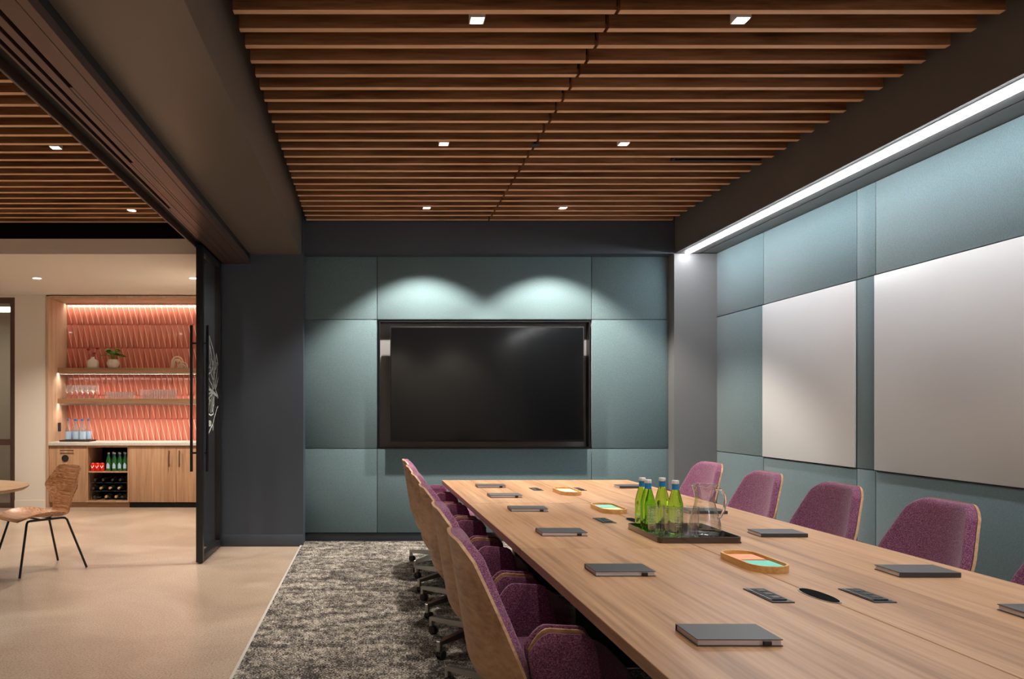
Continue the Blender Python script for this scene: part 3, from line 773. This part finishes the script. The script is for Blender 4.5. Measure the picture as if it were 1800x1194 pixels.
for p, nm in ((65, 'round downlight in the white ceiling near the glass partition'), (340, 'round downlight in the white ceiling near the glass door')):
    x = (p-VX)*8.96/F
    t = thing('round_downlight', nm, 'downlight', (x, 8.96, 2.817), 0, 'round downlights before the bar')
    bm = NB(); lathe(bm, [(.062, 0), (.062, -.004), (.048, -.004), (.046, .0)], 24, cap0=False, cap1=False); obj('trim', bm, M['white_print'], t)
    bm = NB(); lathe(bm, [(.046, -.002), (.046, -.0012)], 24); obj('lens', bm, M['lamp'], t)
    spot(t, W_SOFFIT, 120, .8, WARM, (0, 0, -.02))
ay = gapy(atY(0, 281, 1).y*0 + 1.8*F/(719-281)+.02)
t = thing('air_slot', 'short black air slot between slats near the whiteboard soffit', 'air vent', (2.40, ay, ZS+.013))
obj('body', boxbm(-.22, .42, -.055, .055, 0, .06), M['black'], t); obj('blade', boxbm(-.21, .41, -.004, .004, -.012, 0), M['black_metal'], t)
sy = gapy(1.8*F/(719-258))
t = thing('sprinkler', 'small black sprinkler head at the joint of the slats', 'sprinkler', (1.109, sy, ZS))
bm = NB(); lathe(bm, [(.010, .0), (.010, .29)], 10); obj('pipe', bm, M['black'], t)
bm = NB(); lathe(bm, [(.030, -.004), (.030, -.001), (.012, .0)], 16); obj('deflector', bm, M['black'], t)

# ------------------------------------------------------------------ conference table (turned a hair, so its seams meet the photo's)
TZ = .74
TA = math.atan(.0155)
tb = thing('conference_table', 'long light oak conference table with seamed top', 'table', (1.30, 6.23, 0), TA)   # local -y runs toward the camera
TW = .745; TL = 6.1; TT = .034
seamsL = [0, -1.515, -3.045, -TL]; seamsR = [0, -1.515, -TL]
gs = .0018
for sgn, ss in ((-1, seamsL), (1, seamsR)):
    for a, b in zip(ss[:-1], ss[1:]):
        x0, x1 = (-TW, -gs) if sgn < 0 else (gs, TW)
        obj('top_panel', boxbm(x0, x1, b+(gs if b != -TL else 0), a-(gs if a != 0 else 0), TZ-TT, TZ, bev=.0015, seg=1), M['table'], tb)
obj('sub_frame', boxbm(-.45, .45, -TL+.25, -.25, TZ-TT-.05, TZ-TT-.001), M['black'], tb)
for y in (-.75, -2.28, -3.8, -5.4):
    l = obj('leg', boxbm(-.32, .32, y-.05, y+.05, .025, TZ-TT-.051, bev=.004), M['black_metal'], tb)
    obj('foot', boxbm(-.42, .42, y-.09, y+.09, .012, .025, bev=.003), M['steel'], l)
def tab(x, y): 
    """a world position on the table top -> world (identity), kept for clarity"""
    return (x, y, TZ)
cxt = lambda D: 1.30+(6.23-D)*.0155
def stadium(w2, l2, n=10):
    r = w2; P = []
    for k in range(n+1): a = k*PI/n; P.append((r*math.cos(a), l2-r+r*math.sin(a)))
    for k in range(n+1): a = PI+k*PI/n; P.append((r*math.cos(a), -l2+r+r*math.sin(a)))
    return P
names3 = ['nearest the television', 'in the middle of the table', 'farthest from the television']
for (D, nm) in ((5.5, names3[0]), (3.96, names3[1]), (2.37, names3[2])):
    for dx, side in ((-.155, 'glass door side'), (.145, 'whiteboard side')):
        t = thing('power_module', 'black table power module with sockets, %s, %s' % (nm, side), 'power outlet', (cxt(D)+dx, D, TZ), TA, 'power modules set in the table')
        obj('plate', boxbm(-.034, .034, -.088, .088, 0, .003, bev=.001, seg=1), M['bezel'], t)
        c = obj('socket_block', boxbm(-.022, .022, -.068, .068, .0031, .0065, bev=.001, seg=1), M['black'], t)
        for yy in (-.042, 0, .042):
            bm = NB(); box(bm, -.012, .012, yy-.013, yy+.013, .0066, .0076); obj('socket', bm, M['bezel'], c)
        obj('chrome_edge', boxbm(-.027, -.0235, -.068, .068, .0031, .0055), M['alu'], t)
    t = thing('cable_port', 'dark oval cable opening on the table seam, %s' % nm, 'cable port', (cxt(D), D, TZ), TA, 'cable ports set in the table')
    P = [(.034*math.cos(q)*1.0*(abs(math.cos(q))**-.15 if abs(math.cos(q)) > 1e-3 else 1), .096*math.sin(q)) for q in [2*PI*k/32 for k in range(32)]]
    bm = NB(); prism(bm, P, .0, .0022); obj('rim', bm, M['steel'], t)
    bm = NB(); prism(bm, [(x*.87, y*.94) for x, y in P], .0023, .0030); obj('opening', bm, M['blacktop'], t)
for (X, D, nm, cols) in ((1.395, 2.85, 'with salmon and teal notes, beyond the power modules', ('salmon', 'teal_paper')), (1.325, 4.37, 'with pale teal and cream notes, behind the green bottles', ('teal_paper', 'cream_paper')), (1.315, 5.27, 'with cream notes, nearest the television', ('cream_paper', 'cream_paper'))):
    t = thing('note_tray', 'oval beech desk tray '+nm, 'tray', (X, D, TZ), TA, 'oval note trays on the table')
    w2, l2 = .070, .165
    bm = NB(); prism(bm, stadium(w2-.001, l2-.001), 0, .006); obj('base', bm, M['tray_wood'], t)
    bm = NB(); o_, i_ = stadium(w2, l2), stadium(w2-.008, l2-.008)
    V = [[bm.verts.new((x, y, z)) for x, y in P] for P, z in ((o_, .0), (o_, .024), (i_, .024), (i_, .0062))]
    n = len(o_)
    for a, b in zip(V[:-1], V[1:]):
        for i in range(n):
            j = (i+1) % n; bm.faces.new((a[i], a[j], b[j], b[i]))
    obj('rim', bm, M['tray_wood'], t)
    for s, cn in ((1, cols[0]), (-1, cols[1])):
        obj('note_pad', boxbm(-.052, .052, s*.062-.052, s*.062+.052, .0062, .0165), M[cn], t)

# notebooks
def notebook(x0, y0, label, side, rz=0.0):
    """x0,y0: corner toward the camera and the glass door"""
    t = thing('notebook', label, 'notebook', (x0+.1, y0+.068, TZ+.0003), rz, 'black notebooks on the table')
    hx, hy = .103, .068
    obj('cover', boxbm(-hx, hx, -hy, hy, 0, .0022, bev=.0006, seg=1), M['cover'], t)
    obj('cover', boxbm(-hx, hx, -hy, hy, .0148, .017, bev=.0006, seg=1), M['cover'], t)
    obj('pages', boxbm(-hx+.003, hx-.004, -hy+.003, hy-.003, .0023, .0147), M['pages'], t)
    if side < 0:
        obj('spine', boxbm(-hx, hx, hy-.0025, hy, .0022, .0148), M['cover'], t)
        obj('elastic_band', boxbm(.055, .075, -hy-.003, -hy+.003, .0022, .0125, bev=.001, seg=1), M['black'], t)
    else:
        obj('spine', boxbm(-hx, hx, -hy, -hy+.0025, .0022, .0148), M['cover'], t)
ordn = ['first', 'second', 'third', 'fourth', 'fifth', 'sixth']
for i, (px, py) in enumerate(((840.5, 858), (862.7, 875.5), (900, 900), (953.7, 943), (1048, 1013.7), (1228, 1137))):
    p = atZ(px, py, TZ)
    notebook(p.x, p.y, 'black notebook, %s from the television in the row by the glass door side' % ordn[i], -1, random.uniform(-.02, .02))
for i, p in enumerate((atZ(1090, 859, TZ), Vector((1.72, 4.21, 0)), atZ(1340, 945, TZ), atZ(1584, 1015.8, TZ), Vector((1.774, 2.07, 0)))):
    notebook(p.x, p.y, 'black notebook, %s from the television in the row by the whiteboard side' % ordn[i], 1, random.uniform(-.02, .02))

# tray with bottles, tumblers and pitcher
tcx, tcy = 1.39, 3.50
t = thing('drinks_tray', 'dark brown lacquered tray holding green bottles, glasses and pitcher', 'tray', (tcx, tcy, TZ))
hx, hy = .175, .205
obj('base', boxbm(-hx, hx, -hy, hy, 0, .005, bev=.002, seg=1), M['smoke_tray'], t)
def rr(hx, hy, r, n=6):
    P = []
    for cx, cy, a0 in ((hx-r, hy-r, 0), (-hx+r, hy-r, PI/2), (-hx+r, -hy+r, PI), (hx-r, -hy+r, 1.5*PI)):
        for k in range(n+1): a = a0+k*PI/2/n; P.append((cx+r*math.cos(a), cy+r*math.sin(a)))
    return P
bm = NB(); o_, i_ = rr(hx+.003, hy+.003, .025), rr(hx-.003, hy-.003, .020)
V = [[bm.verts.new((x, y, z)) for x, y in P] for P, z in ((o_, .0), (o_, .026), (i_, .026), (i_, .0052))]
n = len(o_)
for a, b in zip(V[:-1], V[1:]):
    for i in range(n):
        j = (i+1) % n; bm.faces.new((a[i], a[j], b[j], b[i]))
obj('rim', bm, M['smoke_tray'], t)
bz = TZ+.0055
prof = [(.024, .002), (.030, 0), (.0325, .004), (.033, .014), (.033, .128), (.0315, .138), (.027, .158), (.0205, .182), (.0160, .198), (.0140, .212), (.0135, .224)]
bmb = NB(); lathe(bmb, prof, 32); me_gb = mesh('glass_body', bmb, M['green_glass'], 60)
bmb = NB(); lathe(bmb, [(.0160, .199), (.0152, .206), (.0146, .2225)], 24, cap0=False, cap1=False); me_gn = mesh('neck_label', bmb, M['neckblue'])
bmb = NB(); lathe(bmb, [(.0150, .2242), (.0156, .226), (.0156, .238), (.0145, .2405), (.002, .241)], 24); me_gc = mesh('cap', bmb, M['cap_white'])
def wrap_text(body, size, z, R, spread=1.0, ang=-PI/2):
    cu = bpy.data.curves.new('lettering', 'FONT'); cu.body = body; cu.size = size; cu.align_x = 'CENTER'; cu.resolution_u = 2
    to = bpy.data.objects.new('lettering', cu); COL.objects.link(to)
    dg = bpy.context.evaluated_depsgraph_get(); me = bpy.data.meshes.new_from_object(to.evaluated_get(dg))
    bpy.data.objects.remove(to, do_unlink=True)
    vs_ = [(v.co.x, v.co.y) for v in me.vertices]; fs = [list(p.vertices) for p in me.polygons]; bpy.data.meshes.remove(me)
    return [(R*math.cos(ang+x/R), R*math.sin(ang+x/R), z+y) for x, y in vs_], fs
V_, F_ = [], []
for body, size, z in (('VALLEY', .0155, .052), ('SPRING WATER', .0055, .043), ('MOUNTAIN', .0085, .070)):
    v, f = wrap_text(body, size, z, .0334)
    n0 = len(V_); V_ += v; F_ += [[q+n0 for q in ff] for ff in f]
def ring(cx, cz, r0, r1, n=24):
    n0 = len(V_)
    for k in range(n):
        a = 2*PI*k/n
        for r in (r0, r1):
            x = cx+r*math.cos(a); V_.append((.0334*math.cos(-PI/2+x/.0334), .0334*math.sin(-PI/2+x/.0334), cz+r*math.sin(a)))
    for k in range(n):
        a, b = n0+2*k, n0+2*((k+1) % n); F_.append([a, b, b+1, a+1])
ring(0, .095, .0115, .0130); ring(0, .095, .004, .0065)
for k in range(10):
    a = 2*PI*k/10; ring(.0155*math.cos(a), .095+.0155*math.sin(a), .0004, .0016, 6)
def strokes(z, w):
    n0 = len(V_)
    for k in range(9):
        x = -w+2*w*k/8
        for dz in (0, .0009): V_.append((.0334*math.cos(-PI/2+x/.0334), .0334*math.sin(-PI/2+x/.0334), z+dz))
    for k in range(8): F_.append([n0+2*k, n0+2*k+2, n0+2*k+3, n0+2*k+1])
strokes(.038, .020); strokes(.034, .014); strokes(.067, .022)
me_pr = bpy.data.meshes.new('print'); me_pr.from_pydata(V_, [], F_); me_pr.materials.append(M['white_print'])
for (x, y, rz, lb) in ((1.272, 3.668, -.5, 'green bottle at the tray corner farthest from the pitcher'), (1.262, 3.565, .22, 'green bottle with white print facing the room, beside the tray edge'), (1.363, 3.66, .8, 'green bottle in the back, between the corner bottle and the pitcher'), (1.3725, 3.525, .1, 'green bottle standing right beside the pitcher')):
    t = thing('water_bottle', lb, 'bottle', (x, y, bz), rz, 'green water bottles on the drinks tray')
    put('glass_body', me_gb, t); put('neck_label', me_gn, t); put('cap', me_gc, t); put('print', me_pr, t)
bmb = NB(); lathe(bmb, [(.031, 0), (.0335, .002), (.0345, .006), (.0366, .134)], 40, cap1=False); me_g = mesh('wall', bmb, M['tumbler'], 50)
bmb = NB(); lathe(bmb, [(.0290, .0015), (.0320, .004), (.0328, .013), (.028, .0145)], 32); me_gbase = mesh('thick_base', bmb, M['crystal'], 40)
bmb = NB(); tube(bmb, [(.0364*math.cos(a*PI/20), .0364*math.sin(a*PI/20), .1350) for a in range(40)], .0012, 6, closed=True); me_rim = mesh('rim', bmb, M['crystal'], 60)
for (x, y, lb) in ((1.262, 3.462, 'clear tumbler in front of the printed green bottle'), (1.302, 3.372, 'clear tumbler nearest the tray front edge'), (1.388, 3.398, 'clear tumbler in front of the pitcher')):
    t = thing('water_glass', lb, 'glass', (x, y, bz), 0, 'tumblers on the drinks tray')
    put('glass_wall', me_g, t); put('thick_base', me_gbase, t); put('rim', me_rim, t)
t = thing('glass_pitcher', 'clear glass pitcher with a pinched spout on the drinks tray', 'pitcher', (1.484, 3.475, bz), .3)
pr = [(.060, 0), (.066, .004), (.069, .02), (.068, .05), (.060, .085), (.050, .115), (.0435, .145), (.042, .165), (.045, .19), (.052, .215), (.056, .226)]
bm = NB(); seg = 48
def pt(r, z, k, off=0.0):
    a = 2*PI*k/seg; f = max(0, (z-.15)/.08); d = abs((a-PI*1.15+PI) % (2*PI)-PI)
    rr_ = (r-off)*(1+.38*f*math.exp(-(d/.22)**2)-.10*f*math.exp(-((d-.55)/.25)**2)); zz = z-.012*f*math.exp(-((d-.5)/.2)**2)
    return (rr_*math.cos(a), rr_*math.sin(a), zz)
rings_ = [[bm.verts.new(pt(r, z, k)) for k in range(seg)] for r, z in pr]
for a, b in zip(rings_[:-1], rings_[1:]):
    for k in range(seg): bm.faces.new((a[k], a[(k+1) % seg], b[(k+1) % seg], b[k]))
bm.faces.new(list(reversed(rings_[0])))
obj('glass_wall', bm, M['tumbler'], t, smooth=60)
bm = NB(); lathe(bm, [(.052, .0012), (.062, .004), (.066, .0115), (.05, .0145)], 32); obj('thick_base', bm, M['crystal'], t)
bm = NB(); tube(bm, [pt(.0556, .2265, k) for k in range(seg)], .0018, 6, closed=True); obj('rim', bm, M['crystal'], t, smooth=60)
bm = NB(); tube(bm, [Vector((.048, 0, .205)), Vector((.070, 0, .208)), Vector((.088, 0, .190)), Vector((.092, 0, .16)), Vector((.086, 0, .12)), Vector((.072, 0, .09)), Vector((.060, 0, .082))], [.006, .006, .0065, .006, .0055, .005, .006], 10)
h = obj('handle', bm, M['crystal'], t, smooth=60); h.rotation_euler = (0, 0, -1.15)

# ------------------------------------------------------------------ conference chairs
def interp(x, xs_, ys_):
    if x <= xs_[0]: return ys_[0]
    for a, b, c, d in zip(xs_[:-1], xs_[1:], ys_[:-1], ys_[1:]):
        if x <= b: t = (x-a)/(b-a); t = t*t*(3-2*t)*.35+t*.65; return c+(d-c)*t
    return ys_[-1]
ZT_, ZB_ = .893, .385
def wid(z):
    w_ = .200+(ZT_-z)*.43
    return w_ if w_ < .285 else .285+.03*(1-math.exp(-(w_-.285)/.03))
def backpt(u, v, off=0.0, inset=0.0):
    au = abs(u)
    zt = ZT_-inset-.055*max(0, (au-.62)/.38)**2.2; zb = ZB_+inset+.075*au**4
    def pos(u, v):
        z = zb+(zt-zb)*v
        low = max(0, (.50-z)/.115); w_ = (wid(z)-inset)*(1-.16*min(1, low)**2)
        f = min(1, max(0, (ZT_-z)/.38))
        x = -.240-(z-.44)*.165+(.026+.105*f**.9)*abs(u)**2.2+.05*min(1, low)**2
        return Vector((x, u*w_, z))
    p = pos(u, v); e = .004
    a = pos(min(u+e, 1), v)-pos(max(u-e, -1), v); b = pos(u, min(v+e, 1))-pos(u, max(v-e, 0))
    nn = a.cross(b); nn.normalize()
    if nn.x < 0: nn = -nn
    return p+nn*off
def make_chair(label):
    t = thing('conference_chair', label, 'chair', group='purple chairs around the conference table')
    NU, NV = 29, 25
    bm = NB(); P0, P1 = [], []
    for i in range(NU):
        u = math.sin((-1+2*i/(NU-1))*PI/2)
        P0.append([backpt(u, j/(NV-1), 0) for j in range(NV)]); P1.append([backpt(u, j/(NV-1), -.011) for j in range(NV)])
    sheet(bm, P0, P1); obj('wood_shell', bm, M['shell'], t, smooth=50)
    bm = NB(); P0, P1 = [], []
    for i in range(NU):
        u = math.sin((-1+2*i/(NU-1))*PI/2); eu = min(1, (1-abs(u))/.07)
        r0, r1 = [], []
        for j in range(NV):
            v = .5-.5*math.cos(PI*j/(NV-1)); ev = min(1, (1-v)/.06)
            f = math.sqrt(max(0, 1-(1-eu)**2))*math.sqrt(max(0, 1-(1-ev)**2))
            r0.append(backpt(u, v, .0006, .003)); r1.append(backpt(u, v, .016+.022*f, .003+.004*(1-f)))
        P0.append(r0); P1.append(r1)
    sheet(bm, P1, P0); obj('back_cushion', bm, M['purple'], t, smooth=60)
    # arms: fabric outside, plywood core, fabric inside
    def arm(sg, ya, yb, dz, x0, x1, nm, mat, rnd):
        bm = NB(); P0, P1 = [], []
        for i in range(15):
            q = i/14; r0, r1 = [], []
            zt = .648-.012*q+dz-(.07*max(0, 1-q/.35)**2)-(.03*max(0, (q-.86)/.14)**2)
            for j in range(10):
                v = j/9; z = .40+(zt-.40)*v
                x = x0+(x1-x0)*q+.045*(1-v)*q+.03*(1-v)*(1-q)
                bow = .010*math.sin(PI*q)+.012*v
                ed = min(1, (1-v)/.14)*1.0; e2 = min(1, (1-q)/.12); k = 1-rnd*(1-math.sqrt(max(0, 1-(1-ed)**2))*math.sqrt(max(0, 1-(1-e2)**2)))
                ym = (ya+yb)/2; hw_ = (yb-ya)/2*k
                r0.append(Vector((x, sg*(ym-hw_+bow), z))); r1.append(Vector((x, sg*(ym+hw_+bow), z)))
            P0.append(r0); P1.append(r1)
        sheet(bm, P0, P1); obj(nm, bm, mat, t, smooth=60)
    for sg in (-1, 1):
        arm(sg, .279, .305, 0, -.115, .085, 'arm_panel', M['purple'], .8)
        arm(sg, .270, .2785, .010, -.112, .070, 'arm_plywood', M['shell'], 0)
        arm(sg, .240, .2695, .016, -.120, .075, 'arm_pad', M['purple'], .6)
    bm = NB(); P = [(.235, -.20), (.25, -.12), (.252, 0), (.25, .12), (.235, .20), (.20, .235), (.05, .25), (-.10, .235), (-.17, .16), (-.185, 0), (-.17, -.16), (-.10, -.235), (.05, -.25), (.20, -.235)]
    rgs = []
    for z, sc in ((.392, .80), (.40, .93), (.42, 1.0), (.455, 1.0), (.474, .95), (.482, .82), (.484, .4)):
        rgs.append([bm.verts.new((.03+(x-.03)*sc, y*sc, z)) for x, y in P])
    for a, b in zip(rgs[:-1], rgs[1:]):
        for k in range(len(P)): bm.faces.new((a[k], a[(k+1) % len(P)], b[(k+1) % len(P)], b[k]))
    bm.faces.new(list(reversed(rgs[0]))); bm.faces.new(rgs[-1])
    obj('seat', bm, M['purple'], t, smooth=60)
    obj('seat_mechanism', boxbm(-.10, .12, -.08, .08, .345, .391, bev=.01), M['black_metal'], t)
    bm = NB(); lathe(bm, [(.030, .075), (.030, .20), (.022, .202), (.022, .345)], 16); obj('gas_lift', bm, M['steel'], t)
    bm = NB(); lathe(bm, [(.045, .085), (.048, .095), (.048, .135), (.036, .145)], 20); obj('hub', bm, M['steel'], t)
    for k in range(4):
        a = PI/4+k*PI/2; R = Matrix.Rotation(a, 4, 'Z')
        bm = NB()
        vs_ = [(.03, .02, .095), (.03, .02, .135), (.335, .013, .088), (.335, .013, .108)]
        X = [[bm.verts.new(R @ Vector((x, s*y, z))) for x, y, z in vs_] for s in (-1, 1)]
        A, B = X
        bm.faces.new((A[0], A[2], A[3], A[1])); bm.faces.new((B[0], B[1], B[3], B[2])); bm.faces.new((A[1], A[3], B[3], B[1])); bm.faces.new((A[0], B[0], B[2], A[2])); bm.faces.new((A[2], B[2], B[3], A[3])); bm.faces.new((A[0], A[1], B[1], B[0]))
        box(bm, .323, .345, -.013, .013, .052, .1085, bev=.003, seg=1, M=R)
        l = obj('base_arm', bm, M['steel'], t)
        bm = NB(); Mc = R @ Matrix.Translation((.322, 0, .036)) @ Matrix.Rotation(PI/2+.0, 4, 'X')
        for dz in (-.021, .006): lathe(bm, [(.018, dz), (.0235, dz+.003), (.0235, dz+.012), (.018, dz+.015)], 18, M=Mc)
        box(bm, .31, .343, -.006, .006, .03, .055, M=R)
        obj('caster', bm, M['rubber'], l)
    return t
left = [(2.62, .58), (3.40, .585), (4.26, .58), (5.03, .575), (5.72, .57), (6.40, .57)]
right = [(2.74, 2.33), (3.55, 2.33), (4.34, 2.325), (5.16, 2.33), (6.06, 2.35)]
proto = None
for side, lst in (('glass door side', left), ('whiteboard side', right)):
    for i, (D, X) in enumerate(lst):
        lb = 'purple chair with oak shell, %s from the television, %s of table' % (ordn[len(lst)-1-i], side)
        rz = 0 if X < 1 else PI
        rz += random.uniform(-.04, .04)
        if proto is None:
            proto = make_chair(lb); proto.location = (X, D, .0005); proto.rotation_euler = (0, 0, rz)
        else: dup(proto, (X, D, .0005), rz, lb)

# ------------------------------------------------------------------ cafe table and plywood chairs
t = thing('cafe_table', 'round oak topped cafe table beside the plywood chair', 'table', (-3.15, 5.65, 0))
bm = NB(); lathe(bm, [(.50, TZ-.034), (.575, TZ-.028), (.598, TZ-.012), (.60, TZ-.002), (.597, TZ)], 64); obj('table_top', bm, M['round_top'], t)
bm = NB(); lathe(bm, [(.035, .02), (.035, TZ-.05), (.16, TZ-.044), (.16, TZ-.035)], 24); obj('pedestal', bm, M['black_metal'], t)
bm = NB(); lathe(bm, [(.30, 0), (.30, .008), (.06, .02)], 40); obj('base', bm, M['black_metal'], t)
def ply_chair(label):
    t = thing('plywood_chair', label, 'chair', group='plywood chairs at the cafe table')
    prof = [(.255, .428), (.225, .445), (.16, .452), (.06, .446), (-.04, .436), (-.12, .430), (-.17, .436), (-.202, .462), (-.220, .51), (-.234, .56), (-.248, .615), (-.262, .67), (-.276, .72), (-.292, .775), (-.306, .820), (-.312, .836)]
    hw = [.14, .20, .228, .240, .226, .186, .150, .132, .136, .160, .208, .258, .236, .205, .182, .160]
    def cr(a, b, c, d, q): return .5*((2*b)+(c-a)*q+(2*a-5*b+4*c-d)*q*q+(3*b-a-3*c+d)*q**3)
    cols = [[p[0] for p in prof], [p[1] for p in prof], hw, [0, .008, .026, .045, .052, .042, .024, .008]+[0]*8, [0]*6+[.012, .022, .034, .048, .068, .082, .076, .062, .052, .048]]
    fine = []
    for i in range(len(prof)-1):
        for k in range(4):
            fine.append([cr(c[max(i-1, 0)], c[i], c[i+1], c[min(i+2, len(prof)-1)], k/4) for c in cols])
    fine.append([c[-1] for c in cols])
    prof = [(f[0], f[1]) for f in fine]; hw = [f[2] for f in fine]
    n = len(prof); NU = 15; P0, P1 = [], []
    for i, ((x, z), w_) in enumerate(zip(prof, hw)):
        a, b = prof[max(i-1, 0)], prof[min(i+1, n-1)]; tx_, tz = b[0]-a[0], b[1]-a[1]; L_ = math.hypot(tx_, tz); nx, nz = -tz/L_, tx_/L_     # normal
        r0, r1 = [], []
        for j in range(NU):
            u = -1+2*j/(NU-1)
            dx = fine[i][4]*u*u; dz = fine[i][3]*abs(u)**2.3
            p = Vector((x+dx, u*w_, z+dz)); r0.append(p); r1.append(p+Vector((nx, 0, nz))*.011)
        P0.append(r0); P1.append(r1)
    bm = NB(); sheet(bm, P0, P1); o = obj('plywood_seat_shell', bm, M['ply'], t, smooth=60)
    for sy in (-1, 1):
        pts = [(.275, sy*.232, .004), (.178, sy*.150, .405), (.165, sy*.140, .418), (.14, sy*.132, .421), (-.12, sy*.132, .421), (-.145, sy*.14, .418), (-.158, sy*.15, .405), (-.285, sy*.232, .004)]
        bm = NB(); tube(bm, pts[:4], .0095, 10); obj('leg', bm, M['black_metal'], t)
        bm = NB(); tube(bm, pts[4:], .0095, 10); obj('leg', bm, M['black_metal'], t)
        bm = NB(); tube(bm, pts[3:5], .0095, 10); obj('seat_rail', bm, M['black_metal'], t)
    bm = NB(); tube(bm, [(.05, -.132, .421), (.05, .132, .421)], .008, 8); tube(bm, [(-.05, -.132, .421), (-.05, .132, .421)], .008, 8); obj('cross_bar', bm, M['black_metal'], t)
    return t
fa = math.atan2(-.77, -.64)
c1 = ply_chair('walnut plywood chair with black legs between the cafe table and the bar')
c1.location = (-2.72, 6.345, 0); c1.rotation_euler = (0, 0, fa)
c2 = dup(c1, (-2.73, 5.03, 0), math.atan2(.83, -.56), 'plywood chair showing only a black leg, across the cafe table')
